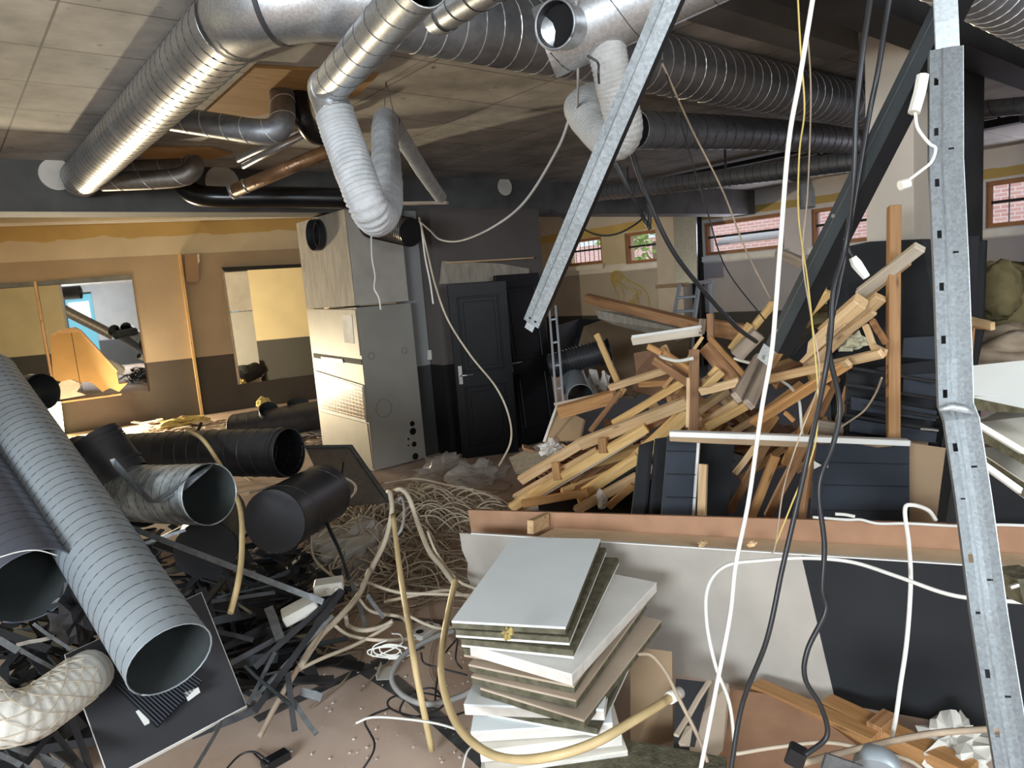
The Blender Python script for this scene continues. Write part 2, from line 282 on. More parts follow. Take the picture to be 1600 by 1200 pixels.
# ------------------------------------------------------------------ geometry helpers
class G:
    def __init__(s): s.v = []; s.f = []
    def add(s, vs, fs):
        n = len(s.v); s.v += [Vector(v) for v in vs]; s.f += [tuple(i+n for i in f) for f in fs]; return s
    def box(s, a, b):
        (x0, y0, z0), (x1, y1, z1) = a, b
        return s.add([(x, y, z) for x in (x0, x1) for y in (y0, y1) for z in (z0, z1)],
                     [(0, 1, 3, 2), (4, 6, 7, 5), (0, 4, 5, 1), (2, 3, 7, 6), (0, 2, 6, 4), (1, 5, 7, 3)])
    def obox(s, o, u, v, w, du, dv, dw):
        """oriented box: origin corner o, unit axes u v w, extents"""
        u = Vector(u)*du; v = Vector(v)*dv; w = Vector(w)*dw; o = Vector(o)
        return s.add([o+u*i+v*j+w*k for i in (0, 1) for j in (0, 1) for k in (0, 1)],
                     [(0, 1, 3, 2), (4, 6, 7, 5), (0, 4, 5, 1), (2, 3, 7, 6), (0, 2, 6, 4), (1, 5, 7, 3)])
    def prism(s, poly, n):
        """polygon extruded along vector n"""
        k = len(poly); n = Vector(n); poly = [Vector(p) for p in poly]
        return s.add(poly+[p+n for p in poly], [tuple(range(k))[::-1], tuple(range(k, 2*k))]+[(i, (i+1) % k, (i+1) % k+k, i+k) for i in range(k)])
    def tube(s, pts, r, n=14, cap=True, fn=None):
        pts = [Vector(p) for p in pts]; m_ = len(pts)
        t = [(pts[min(i+1, m_-1)]-pts[max(i-1, 0)]).normalized() for i in range(m_)]
        a = t[0].orthogonal().normalized(); b0 = len(s.v); d = 0
        for i in range(m_):
            if i: a = (a - t[i]*a.dot(t[i])); a = a.normalized() if a.length > 1e-6 else t[i].orthogonal().normalized(); d += (pts[i]-pts[i-1]).length
            b = t[i].cross(a); rr = (r[i] if isinstance(r, (list, tuple)) else r)
            if fn: rr = rr*fn(d, i)
            for k in range(n):
                w = 2*math.pi*k/n; s.v.append(pts[i]+a*(rr*math.cos(w))+b*(rr*math.sin(w)))
        for i in range(m_-1):
            for k in range(n):
                k2 = (k+1) % n; s.f.append((b0+i*n+k, b0+i*n+k2, b0+(i+1)*n+k2, b0+(i+1)*n+k))
        if cap: s.f.append(tuple(b0+k for k in range(n))[::-1]); s.f.append(tuple(b0+(m_-1)*n+k for k in range(n)))
        return s
ORG = {}
def link(o, label=None, cat=None, group=None, kind=None, parent=None):
    COL.objects.link(o)
    if parent is not None: o.parent = parent
    if label: o['label'] = label
    if cat: o['category'] = cat
    if group: o['group'] = group
    if kind: o['kind'] = kind
    return o
def thing(name, label, cat, loc, group=None):
    o = bpy.data.objects.new(name, None); o.empty_display_size = .1; loc = Vector(loc); o.location = loc; ORG[o] = loc
    return link(o, label, cat, group)
def build(name, g, mt, parent=None, label=None, cat=None, group=None, kind=None, smooth=False, origin=None, bevel=0, autos=None):
    if parent is not None: org = ORG[parent]
    elif origin is not None: org = Vector(origin)
    else:
        lo = [min(v[i] for v in g.v) for i in range(3)]; hi = [max(v[i] for v in g.v) for i in range(3)]
        org = Vector(((lo[0]+hi[0])/2, (lo[1]+hi[1])/2, lo[2]))
    me = bpy.data.meshes.new(name); me.from_pydata([tuple(v-org) for v in g.v], [], g.f); me.update()
    me.materials.append(M[mt])
    if smooth:
        me.polygons.foreach_set('use_smooth', [len(p.vertices) <= 4 for p in me.polygons])
    o = bpy.data.objects.new(name, me); ORG[o] = org
    if parent is None: o.location = org
    link(o, label, cat, group, kind, parent)
    if bevel:
        b = o.modifiers.new('bevel', 'BEVEL'); b.width = bevel; b.segments = 1; b.limit_method = 'ANGLE'
    return o
def struct(name, g, mt, label, parent=None, origin=(0, 0, 0)):
    return build(name, g, mt, parent=parent, label=label, cat=('structure' if parent is None else None), kind='structure', origin=origin)
def spline(pts, n=8):
    pts = [Vector(p) for p in pts]
    if len(pts) < 3: return [pts[0].lerp(pts[1], i/4) for i in range(5)]
    q = [pts[0]*2-pts[1]]+pts+[pts[-1]*2-pts[-2]]; out = []
    for i in range(1, len(q)-2):
        a, b, c, d = q[i-1:i+3]
        for k in range(n):
            t = k/n; out.append(.5*((2*b)+(c-a)*t+(2*a-5*b+4*c-d)*t*t+(-a+3*b-3*c+d)*t**3))
    out.append(pts[-1]); return out
def resample(pts, step):
    out = [pts[0].copy()]; acc = 0
    for i in range(1, len(pts)):
        a, b = pts[i-1], pts[i]; L_ = (b-a).length
        while acc+L_ >= step and L_ > 1e-9:
            a = a.lerp(b, (step-acc)/L_); out.append(a.copy()); L_ = (b-a).length; acc = 0
        acc += L_
    if (out[-1]-pts[-1]).length > step*.3: out.append(pts[-1].copy())
    return out
def board(name, label, p1, p2, w, h, mt, cat='board', roll=0, group=None, parent=None, bevel=.003, up=(0, 0, 1), taper=0, kind=None):
    """timber / strip with its grain along local X, from p1 to p2"""
    p1 = Vector(p1); p2 = Vector(p2); x = (p2-p1); L_ = x.length; x.normalize()
    y = Vector(up).cross(x)
    if y.length < 1e-3: y = Vector((0, 1, 0))
    y.normalize(); z = x.cross(y)
    q = Matrix((x, y, z)).transposed() @ Matrix.Rotation(math.radians(roll), 3, 'X')
    g = G(); n = 3; vs = []
    rs = random.Random(hash((round(p1.x, 3), round(p2.y, 3))) & 0xffff)
    for i in range(n+1):
        t = i/n; bx = (rs.random()-.5)*.004; bz = (rs.random()-.5)*.004
        jag = (rs.random()-.5)*.02 if i in (0, n) else 0
        for j, (a, b) in enumerate(((-1, -1), (1, -1), (1, 1), (-1, 1))):
            vs.append((L_*t+(jag*a if taper else 0), a*w/2+bx, b*h/2+bz))
    fs = [(0, 3, 2, 1), tuple(n*4+i for i in range(4))]
    for i in range(n):
        for j in range(4): fs.append((i*4+j, i*4+(j+1) % 4, (i+1)*4+(j+1) % 4, (i+1)*4+j))
    g.add(vs, fs)
    me = bpy.data.meshes.new(name); me.from_pydata([tuple(v) for v in g.v], [], g.f); me.update(); me.materials.append(M[mt])
    o = bpy.data.objects.new(name, me)
    loc = p1 - (ORG[parent] if parent is not None else Vector())
    o.matrix_basis = Matrix.Translation(loc) @ q.to_4x4(); ORG[o] = p1
    link(o, label, cat if parent is None else None, group, kind, parent)
    if bevel:
        b = o.modifiers.new('bevel', 'BEVEL'); b.width = bevel; b.segments = 1
    return o
def helix(pts, r, pitch, wire=.003, n=22, slant=0):
    """one continuous spiral seam wound round the path pts"""
    pts = resample(pts, pitch/n); m_ = len(pts); out = []
    t0 = (pts[1]-pts[0]).normalized(); a = t0.orthogonal().normalized()
    for i in range(m_):
        t = (pts[min(i+1, m_-1)]-pts[max(i-1, 0)]).normalized(); a = (a-t*a.dot(t)).normalized(); b = t.cross(a)
        w = 2*math.pi*i/n; out.append(pts[i]+(a*math.cos(w)+b*math.sin(w))*r)
    g = G(); g.tube(out, wire, 4); return g
def duct(name, label, path, r, mt='galv', seam='seam', pitch=.09, wire=.003, thick=.003, inner='inner', open_=(True, True), n=28, cat='duct', rings=(), group=None, cap_mat=None, curve=False, parent=None):
    pts = spline(path, 8) if curve else [Vector(p) for p in path]
    root = thing(name, label, cat, min(pts, key=lambda p: p.z), group) if parent is None else parent
    build('casing', G().tube(pts, r, n, cap=False), mt, root, smooth=True)
    build('lining', G().tube(pts, r-thick, n, cap=False), inner, root, smooth=True)
    if seam: build('seam', helix(pts, r, pitch, wire), seam, root)
    for e, k in ((0, 0), (1, -1)):
        p = pts[k]; q = pts[1] if k == 0 else pts[-2]; ax = (p-q).normalized()
        if open_[e]:
            ring = G(); a = ax.orthogonal().normalized(); b = ax.cross(a); vs = []
            cp = [p+(a*math.cos(t*2*math.pi/n)+b*math.sin(t*2*math.pi/n))*(r-.001) for t in range(n+1)]
            ring.tube(cp, .0035, 5); build('rim', ring, mt, root, smooth=True)
        else:
            build('end_cap', G().tube([p-ax*.004, p+ax*.012], r*.99, n), cap_mat or mt, root)
    for rp in rings:
        i = int(rp*(len(pts)-1)); p = pts[max(0, min(len(pts)-2, i))]; q = pts[max(0, min(len(pts)-2, i))+1]; f = rp*(len(pts)-1)-i
        c = p.lerp(q, f); ax = (q-p).normalized()
        build('clamp_ring', G().tube([c-ax*.02, c+ax*.02], r+.006, n, cap=False), mt, root, smooth=True)
    return root
def flex(name, label, path, r, mt='flex_white', pitch=.022, amp=.06, cat='flexible duct', n=20, parent=None, open_=True, rough=.04):
    pts = resample(spline(path, 10), pitch/4)
    ph = random.random()*9
    rr = [r*(1+amp*math.cos(2*math.pi*i/4)+rough*noise.noise(Vector((i*.05, ph, 0)))) for i in range(len(pts))]
    g = G().tube(pts, rr, n, cap=False)
    for v in g.v: v += Vector((noise.noise(v*9+Vector((ph, 0, 0))), noise.noise(v*9+Vector((0, ph, 0))), noise.noise(v*9)))*r*.05
    root = thing(name, label, cat, min(pts, key=lambda p: p.z)) if parent is None else parent
    build('hose', g, mt, root, smooth=True)
    build('lining', G().tube(pts[::4], r*.9, 14, cap=False), 'inner', root, smooth=True)
    return root
def cable(name, label, path, r, mt, cat='cable', n=6, group=None, dens=8, parent=None):
    return build(name, G().tube(spline(path, dens), r, n), mt, parent, label, cat if parent is None else None, group, smooth=True)
def cpx(lst): return [P(*a) for a in lst]
def arc(c, a, b, r, t0, t1, n=10):
    return [c+a*(r*math.cos(t0+(t1-t0)*i/n))+b*(r*math.sin(t0+(t1-t0)*i/n)) for i in range(n+1)]
X_, Y_, Z_ = Vector((1, 0, 0)), Vector((0, 1, 0)), Vector((0, 0, 1))
# ------------------------------------------------------------------ the room
ZC, ZB = 3.2, 2.78
struct('floor', G().box((-6, -4, -.2), (12, 15.5, 0)), 'floor', 'dusty brown floor with dark glue tracks')
def track(a, b, w):
    p, q = PZ(*a), PZ(*b); d = (q-p).normalized(); s = d.cross(Z_)*w/2; g = G()
    g.prism([p-s, q-s, q+s, p+s], (0, 0, .003)); struct('floor_track', g, 'tape', 'black glue track on the floor')
track((500, 1005), (640, 1090), .07); track((610, 1060), (775, 1205), .075); track((400, 1125), (600, 1030), .06); track((560, 1050), (660, 1010), .05); track((600, 965), (720, 975), .05)
track((230, 1175), (400, 1100), .07)
struct('ceiling', G().box((-6, -4, ZC), (12, 7.12, ZC+.25)), 'ceil', 'board marked concrete ceiling over the main room')
struct('ceiling', G().box((-6, 7.12, 3.67), (12, 15.5, 3.9)), 'ceil', 'higher ceiling beyond the beam')
struct('trim_1', G().box((-6, 7.12, ZB), (11.9, 7.5, 3.67)), 'concrete', 'dark grey concrete beam across the room')
struct('trim_2', G().box((1.9, 1.98, 3.04), (4.4, 2.16, ZC)), 'concrete', 'dark beam under the ceiling behind the hanging studs')
struct('trim_3', G().box((1.9, 1.45, 2.93), (8, 1.65, ZC)), 'beam_dark', 'dark beam running into the column')
struct('trim_4', G().box((4.37, 1.67, 0), (4.66, 1.93, ZC)), 'column_beige', 'beige painted column')
struct('trim_5', G().box((4.67, 1.665, 0), (5.47, 1.93, ZC)), 'beam_dark', 'dark painted pier beside the beige column')
# left wall: slanted, a solid slab
n_ = Vector((-.228, -.974, 0)).normalized(); d_ = Vector((.974, -.228, 0)).normalized(); w0 = Vector((2.82, 13.5, 0))
def WL(px, py, off=0.0):
    r = ray(px, py); return CAM + r*(((w0+n_*off)-CAM).dot(n_)/r.dot(n_))
struct('wall_left', G().obox(w0-d_*9, d_, -n_, Z_, 13.9, .25, 3.7), 'wall_l', 'ochre, cream and tan banded wall with black lower part')
struct('wall_far', G().box((7.2, 13.1, 0), (12, 13.3, 3.7)), 'wall_r', 'far tan wall in the back corner')
b = WL(0, 350, .02); g = G().obox(Vector((b.x, b.y, 3.43))-d_*3, d_, n_, Z_, 9, .03, .045)
struct('trim_6', g, 'edge_white', 'pale strip along the top of the left wall')
# right wall with high windows
XR = 11.7
WN = [(10.9, 12.05, 2.2, 2.78, 1), (9.13, 10.22, 2.12, 2.76, 0), (6.58, 8.22, 2.13, 2.74, 0), (5.08, 6.08, 2.11, 2.72, 0), (1.7, 3.53, 2.12, 2.76, 1)]
def wall_x(y0, y1, wins, mt, name, label):
    g = G(); cur = y0
    for (a, b, z0, z1, _) in sorted(wins):
        g.box((XR, cur, 0), (XR+.3, a, 3.7)); g.box((XR, a, 0), (XR+.3, b, z0)); g.box((XR, a, z1), (XR+.3, b, 3.7)); cur = b
    g.box((XR, cur, 0), (XR+.3, y1, 3.7)); struct(name, g, mt, label)
wall_x(8.6, 13, WN[:2], 'wall_r', 'wall_right', 'tan wall with yellow band around the far high windows')
wall_x(-4, 8.6, WN[2:], 'wall_r2', 'wall_right', 'pale wall with the near high windows')
for i, (a, b, z0, z1, bars) in enumerate(WN):
    g = G(); t = .06; x0, x1 = XR+.03, XR+.12
    g.box((x0, a, z0), (x1, b, z0+t)).box((x0, a, z1-t), (x1, b, z1)).box((x0, a, z0+t), (x1, a+t, z1-t)).box((x0, b-t, z0+t), (x1, b, z1-t))
    r = build('window_%d' % (i+1), g, 'window_wood', None, ['orange brown framed window with bars, farthest left', 'orange brown framed window with a tree behind', 'long high window with a tilted sash', 'high window beside the beige column', 'barred window at the right edge'][i], 'window', None, 'structure', bevel=.004)
    zm = (z0+z1)/2+.03
    build('sash_rail', G().box((x0+.02, a+t, zm-.02), (x1-.02, b-t, zm+.02)), 'beam_dark', r)
    build('pane', G().box((x0+.045, a+t, z0+t), (x0+.05, b-t, z1-t)), 'glass', r)
    build('sill', G().box((XR-.06, a-.05, z0-.12), (XR+.03, b+.05, z0-.02)), 'edge_white', r)
    if i == 2: build('tilted_sash', G().obox((XR+.14, a+.15, zm-.16), Y_, Vector((.8, 0, .35)).normalized(), Vector((-.35, 0, .8)).normalized(), b-a-.3, .35, .03), 'tile_white', r)
    if bars:
        k = 7
        for j in range(k):
            y = a+(b-a)*(j+1)/(k+1); build('bar', G().tube([(XR+.2, y, z0-.02), (XR+.2, y, z1)], .009, 6), 'iron_black', r)
struct('trim_7', G().box((XR-.42, 8.45, 0), (XR, 9.05, 3.7)), 'column_beige', 'beige pilaster between the high windows')
struct('trim_8', G().box((XR-.14, 8.25, 0), (XR-.02, 8.44, 3.7)), 'beam_dark', 'dark strip beside the pilaster')
pl = G().prism([PX(1053, 334, XR-.44), PX(1089, 334, XR-.44), PX(1091, 442, XR-.44), PX(1057, 444, XR-.44)], (-.03, 0, 0))
build('metal_wall_panel', pl, 'strip_steel', None, 'bluish grey metal sheet fixed on the far pilaster between the windows', 'panel')
# closing walls the mirrors look back at
struct('wall_end', G().box((-6, -4.2, 0), (-5.3, -3.8, 3.7)).box((-5.3, -4.2, 0), (-.6, -3.8, .55)).box((-5.3, -4.2, 2.95), (-.6, -3.8, 3.7)).box((-4.62, -4.2, .55), (-4.38, -3.8, 2.95)).box((-3.25, -4.2, .55), (-.6, -3.8, 2.95))
       .box((-.6, -4.2, 0), (.2, -3.8, 3.7)).box((.2, -4.2, 0), (2.1, -3.8, 1)).box((.2, -4.2, 2.9), (2.1, -3.8, 3.7)).box((2.1, -4.2, 0), (12, -3.8, 3.7)), 'wall_back', 'grey wall behind the camera with shop windows')
struct('wall_side', G().box((-6.2, -4, 0), (-6, -2.8, 3.7)).box((-6.2, .8, 0), (-6, 15.5, 3.7)).box((-6.2, -2.8, 0), (-6, .8, .9)).box((-6.2, -2.8, 3), (-6, .8, 3.7)), 'wall_back', 'outer wall on the left')
r = build('window_9', G().box((-6.1, -2.8, .9), (-6, .8, .98)).box((-6.1, -2.8, 2.92), (-6, .8, 3)).box((-6.1, -1.05, .98), (-6, -.95, 2.92)), 'beam_dark', None, 'wide shop window on the outer left wall', 'window', None, 'structure')
build('pane', G().box((-6.06, -2.8, .9), (-6.055, .8, 3)), 'glass', r)
struct('wall_stub', G().box((-3.6, 5.2, 0), (-1.15, 5.4, ZC)), 'wall_s', 'yellowish wall stub seen in the mirror')
for i, (a, b) in enumerate(((-5.3, -4.62), (-4.38, -3.25), (.2, 2.1))):
    z0, z1 = (.55, 2.95) if i < 2 else (1, 2.9)
    g = G().box((a, -4.1, z0), (b, -4.0, z0+.07)).box((a, -4.1, z1-.07), (b, -4.0, z1)).box((a, -4.1, z0), (a+.07, -4.0, z1)).box((b-.07, -4.1, z0), (b, -4.0, z1))
    r = build('window_%d' % (i+6), g, 'beam_dark', None, 'shop window behind the camera', 'window', None, 'structure')
    build('pane', G().box((a+.07, -4.06, z0+.07), (b-.07, -4.055, z1-.07)), 'glass_shop', r)
# outdoors, seen through the high windows
g = G().box((17, -12, -1), (18, 12.6, 9)); build('brick_building', g, 'brick', None, 'red brick building outside the high windows', 'building')
hb = thing('neighbouring_house', 'pale red house with white windows beyond the far window', 'house', (24, 17, -1))
build('wall', G().box((24, 17.5, -1), (30, 32, 5.2)), 'brick', hb)
for y in (18.5, 20.5, 22.5, 24.5):
    for z in (1.2, 3.4): build('window', G().box((23.9, y, z), (24, y+1.2, z+1.3)), 'tile_white', hb)
tr = thing('leafy_tree', 'green tree outside the second far window', 'tree', (20, 15.9, -1))
build('trunk', G().tube([(20, 15.9, -1), (20, 16.0, 3)], .18, 8), 'pine_grey', tr)
g = G(); rr = random.Random(3)
for k in range(900):
    a = Vector((rr.gauss(0, 1), rr.gauss(0, 1), rr.gauss(0, .8))); a = a.normalized()*(rr.random()**.4)*2.3; c = Vector((20, 16.0, 3.6))+a
    u = Vector((rr.random()-.5, rr.random()-.5, rr.random()-.5)).normalized()*.16; v = u.orthogonal().normalized()*.1
    g.add([c-u, c-v, c+u, c+v], [(0, 1, 2, 3)])
build('foliage', g, 'leaf', tr)
struct('trim_9', G().box((12.3, -20, -1), (60, 40, .2)), 'column_beige', 'ground outside')
# ------------------------------------------------------------------ mirrors and things on the left wall
def poly_on_wall(px, off, th):
    return G().prism([WL(a, b, off) for a, b in px], n_*th)
build('wall_mirror', poly_on_wall([(58, 440), (205, 429), (232, 612), (89, 625)], .004, .006), 'mirror', None, 'large mirror on the left wall behind the broken ochre board', 'mirror')
build('wall_mirror', poly_on_wall([(-40, 444), (52, 441), (84, 624), (-20, 640)], .004, .006), 'mirror', None, 'mirror pane at the left edge reflecting a yellow wall', 'mirror')
t = thing('wall_mirror', 'mirror hung under a dark rail beside the cabinet', 'mirror', WL(375, 600, .01))
build('glass', poly_on_wall([(349, 424), (480, 415), (504, 583), (376, 600)], .004, .006), 'mirror', t)
build('top_rail', poly_on_wall([(346, 418), (482, 412), (483, 417), (350, 424)], .004, .05), 'beam_dark', t)
build('side_strip', poly_on_wall([(346, 420), (350, 424), (376, 600), (372, 601)], .004, .03), 'taupe_board', t)
board('mirror_batten', 'thin pale batten between the two mirror panes on the left wall', WL(54, 440, .03), WL(88, 625, .03), .035, .03, 'pine', 'batten', up=tuple(n_))
board('wall_stud', 'tall golden timber stud leaning flat on the left wall', WL(280, 397, .05), WL(316, 650, .05), .10, .05, 'pine_gold', 'stud', up=tuple(d_))
board('wall_stud', 'thin timber strip along the foot of the broken ochre board', WL(70, 632, .05), WL(190, 616, .05), .03, .03, 'pine', 'batten')
t = thing('broken_wallboard', 'broken ochre wallboard with torn edge in front of the mirror', 'wallboard', WL(140, 622, .1))
build('sheet', poly_on_wall([(78, 527), (92, 519), (116, 513), (124, 517), (182, 580), (186, 600), (200, 598), (186, 612), (172, 606), (160, 612), (150, 603), (140, 596), (128, 598), (112, 592), (96, 596), (84, 594)], .05, .03), 'ochre', t)
build('torn_edge', poly_on_wall([(92, 600), (100, 592), (112, 593), (128, 600), (120, 612), (134, 617), (95, 624)], .045, .02), 'gyps', t)
build('top_edge', poly_on_wall([(78, 524), (92, 516), (116, 511), (126, 516), (184, 579), (182, 582), (124, 519), (92, 521), (79, 528)], .05, .045), 'pine', t)
build('joint', poly_on_wall([(110, 515), (111, 515), (128, 612), (127, 612)], .081, .002), 'beam_dark', t)
t = thing('wall_cardboard', 'small square of board pinned beside the golden stud', 'board', WL(305, 440, .05))
build('sheet', poly_on_wall([(288, 398), (310, 397), (311, 440), (291, 441)], .05, .02), 'cardb', t)
build('torn_corner', poly_on_wall([(308, 398), (311, 397), (312, 408), (310, 412)], .07, .01), 'gyps', t)
# emissive panel added for the sun's reflection; no lamp stands here
t = thing('sun_glare_panel', 'glowing panel standing in for mirrored sun at the foot of the left wall', 'lamp', GLARE-Vector((0, 0, .36)))
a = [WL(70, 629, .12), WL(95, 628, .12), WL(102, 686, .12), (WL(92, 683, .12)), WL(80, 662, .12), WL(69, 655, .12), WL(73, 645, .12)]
build('lens', G().prism(a, n_*.02), 'lamp', t); build('glare_backing', G().prism([p-n_*.05 for p in a], n_*.05), 'plastic_black', t)  # glowing front and its backing, both added for the sun glare
# debris along the left wall
def scrap(name, label, c, sx, sy, sz, mt, cat, amp=.5, seed=1, n=(14, 10), group=None, parent=None, smooth=False):
    """irregular crumpled mound"""
    g = G(); nx, ny = n; c = Vector(c)
    for j in range(ny+1):
        for i in range(nx):
            th = 2*math.pi*i/nx; ph = math.pi*j/ny-math.pi/2; d = Vector((math.cos(th)*math.cos(ph), math.sin(th)*math.cos(ph), math.sin(ph)))
            k = 1+amp*noise.noise(d*2.3+Vector((seed*3.1, 0, 0)))+amp*.5*noise.noise(d*6+Vector((seed, 5, 0)))
            g.v.append(c+Vector((d.x*sx*k, d.y*sy*k, max(-.98, d.z*k)*sz)))
    for j in range(ny):
        for i in range(nx): g.f.append((j*nx+i, j*nx+(i+1) % nx, (j+1)*nx+(i+1) % nx, (j+1)*nx+i))
    return build(name, g, mt, parent, label, cat if parent is None else None, group, smooth=smooth)
rr = random.Random(11)
g = G()
for k in range(260):
    x = rr.uniform(225, 520); y = rr.uniform(655, 690); c = PZ(x, y, .01+rr.random()*.07); a = rr.random()*6.3; u = Vector((math.cos(a), math.sin(a), rr.uniform(-.25, .25))).normalized(); v = Z_.cross(u).normalized(); s = rr.uniform(.05, .3)
    g.obox(c, u, v, u.cross(v), s, s*rr.uniform(.3, .9), .012)
build('wall_debris', g, 'tile_tan', None, 'broken pale wallboard rubble along the foot of the left wall', 'rubble', None, 'stuff')
scrap('insulation_clump', 'flat yellow insulation clump on the rubble by the golden stud', PZ(285, 659, .1), .38, .26, .07, 'yellow_wool', 'insulation', seed=2)
scrap('insulation_clump', 'small yellow insulation piece by the black fallen duct', PZ(412, 630, .3), .12, .1, .10, 'yellow_wool', 'insulation', seed=4)
duct('fallen_duct', 'black fallen duct with branch openings lying at the left wall', [P(370, 668, 10.2), P(515, 646, 9.6)], .2, 'duct_black', 'seam', .2)
duct('duct_branch', 'short dark branch mouth on the fallen duct at the wall', [P(420, 655, 10.0), P(420, 640, 9.8)], .13, 'duct_black', None)
duct('duct_branch', 'wide pale rimmed saddle on the fallen duct at the wall', [P(466, 650, 9.9), P(466, 630, 9.8)], .15, 'duct_black', None)
board('leaning_strip', 'short black metal strip poking up above the black duct', P(302, 690, 5.2), P(315, 660, 5.2), .03, .02, 'strip_black', 'strip')
# ------------------------------------------------------------------ cabinet
cx0, cx1, cy0, cy1 = 3.43, 4.08, 6.66, 7.05
cy1 = 7.9
t = thing('ventilation_cabinet', 'tall beige and grey ventilation cabinet with grille', 'cabinet', (cx0, cy0, 0))
cr = G().box((cx0, cy0, .02), (cx1, cy1, 1.76)); build('lower_casing', cr, 'grey_metal', t, bevel=.006)
build('left_skin', G().box((cx0-.012, cy0-.002, .02), (cx0-.001, cy1, 1.76)), 'beige_metal', t)
build('upper_casing', G().box((cx0+.0, cy0+.02, 1.78), (cx1-.01, 7.11, 2.76)).box((cx0, 7.1, 1.78), (cx1-.01, cy1, 2.76)), 'taupe', t, bevel=.006)
build('upper_left_skin', G().box((cx0-.012, cy0+.02, 1.78), (cx0-.001, cy1, 2.76)), 'taupe_board', t)
def onx(px, th, mt, name, par, x=cx0-.012, **k): return build(name, G().prism([PX(a, b, x) for a, b in px], (-th, 0, 0)), mt, par, **k)
gr = onx([(493, 579), (568, 602), (573, 660), (500, 641)], .012, 'plastic_white', 'grille', t)
g = G(); p00, p10, p11, p01 = [PX(a, b, cx0-.026) for a, b in [(497, 583), (566, 605), (571, 656), (502, 638)]]
build('grille_mesh', G().prism([p00, p10, p11, p01], (-.002, 0, 0)), 'iron_black', gr)
for i in range(9):
    f = (i+.5)/9; a = p00.lerp(p01, f); b = p10.lerp(p11, f); g.tube([a, b], .006, 4)
for i in range(14):
    f = (i+.5)/14; a = p00.lerp(p10, f); b = p01.lerp(p11, f); g.tube([a, b], .003, 4)
build('grille_bars', g, 'rust', gr)
onx([(482, 483), (556, 484), (564, 556), (488, 547)], .010, 'beige_metal', 'upper_door', t)
onx([(536, 491), (551, 491), (555, 537), (540, 535)], .013, 'tile_cream', 'label_plate', t)
onx([(490, 552), (565, 562), (566, 570), (491, 559)], .006, 'beam_dark', 'control_recess', t)
onx([(503, 557), (536, 561), (538, 567), (504, 563)], .014, 'plastic_white', 'control_panel', t)
onx([(500, 643), (574, 662), (583, 733), (507, 690)], .006, 'beige_metal', 'lower_door', t)
# collars
c = PX(500, 367, cx0-.012); rg = G()
build('vent_collar', G().tube([c, c-X_*.09], .165, 26, cap=False), 'duct_black', t, smooth=True)
build('vent_mouth', G().tube([c-X_*.002, c-X_*.006], .15, 26), 'iron_black', t)
for dx in (.03, .06): build('collar_ring', G().tube([c-X_*dx, c-X_*(dx+.012)], .175, 26, cap=False), 'iron_black', t, smooth=True)
def ony(px, py, r, mt, name, th=.004, ring=False):
    c = PY(px, py, cy0-.001)
    if ring: build(name, G().tube([c+X_*r*math.cos(w/16*math.pi)+Z_*r*math.sin(w/16*math.pi) for w in range(33)], .0022, 4), mt, t)
    else: build(name, G().tube([c, c-Y_*th], r, 20), mt, t)
ony(580, 556, .035, 'seam', 'knockout', ring=True); ony(632, 548, .033, 'seam', 'knockout', ring=True); ony(600, 638, .095, 'seam', 'knockout', ring=True)
for a, b, r in ((644, 662, .03), (645, 674, .04), (638, 686, .012), (647, 694, .03), (638, 696, .01), (649, 713, .038)): ony(a, b, r, 'iron_black', 'hole')
pa = PY(577, 350, cy0+.02); pb = P(642, 363, (pa-CAM).dot(ray(577, 350).normalized())/ray(577, 350).length*.93)
duct('cabinet_duct_stub', 'short ribbed duct stub with black end cap on the grey cabinet', [pa, pb], .135, 'galv_brown', 'iron_black', .035, .006, open_=(True, False), cap_mat='iron_black')
cable('hanging_wire', 'thin pale wire dangling down the grey cabinet side', cpx([(580, 352, 6.5), (581, 400, 6.5), (586, 430, 6.5), (585, 450, 6.5), (592, 465, 6.5), (595, 484, 6.5)]), .008, 'cable_white')
# ------------------------------------------------------------------ closet block with doors
struct('wall_closet', G().box((4.35, 6.55, 0), (5.95, 7.1, 2.76)).box((4.35, 7.1, 0), (4.5, 8.8, ZB)).box((5.8, 7.1, 0), (5.95, 9.0, ZB)), 'wall_b', 'dark grey closet wall behind the black doors')
struct('wall_closet', G().box((4.12, 8.8, 0), (5.95, 8.95, ZB)), 'wall_s', 'yellowish rear face of the closet seen in the mirror')
struct('trim_10', G().box((4.12, 6.8, 0), (4.34, 7.05, 2.76)), 'wall_back', 'grey panel beside the cabinet')
build('wall_switch', G().prism([PY(668, 547, 6.79), PY(673, 547, 6.79), PY(673, 562, 6.79), PY(668, 562, 6.79)], (0, -.02, 0)), 'plastic_white', None, 'small white switch on the grey panel beside the cabinet', 'switch')
board('ceiling_batten', 'pale batten lying on top of the closet wall under the beam', P(610, 318, 6.6), P(700, 317, 6.5), .06, .03, 'pine_grey', 'batten')
board('closet_board', 'pale yellowish board above the left black door', PY(698, 411, 6.5), PY(832, 403, 6.5), .05, .02, 'pine', 'board')
build('closet_opening_board', G().prism([PY(686, 444, 6.53), PY(690, 408, 6.53), (PY(780, 412, 6.53)), PY(826, 420, 6.53), PY(826, 436, 6.53)], (0, -.015, 0)), 'taupe_board', None, 'brownish board above the two black doors', 'board')
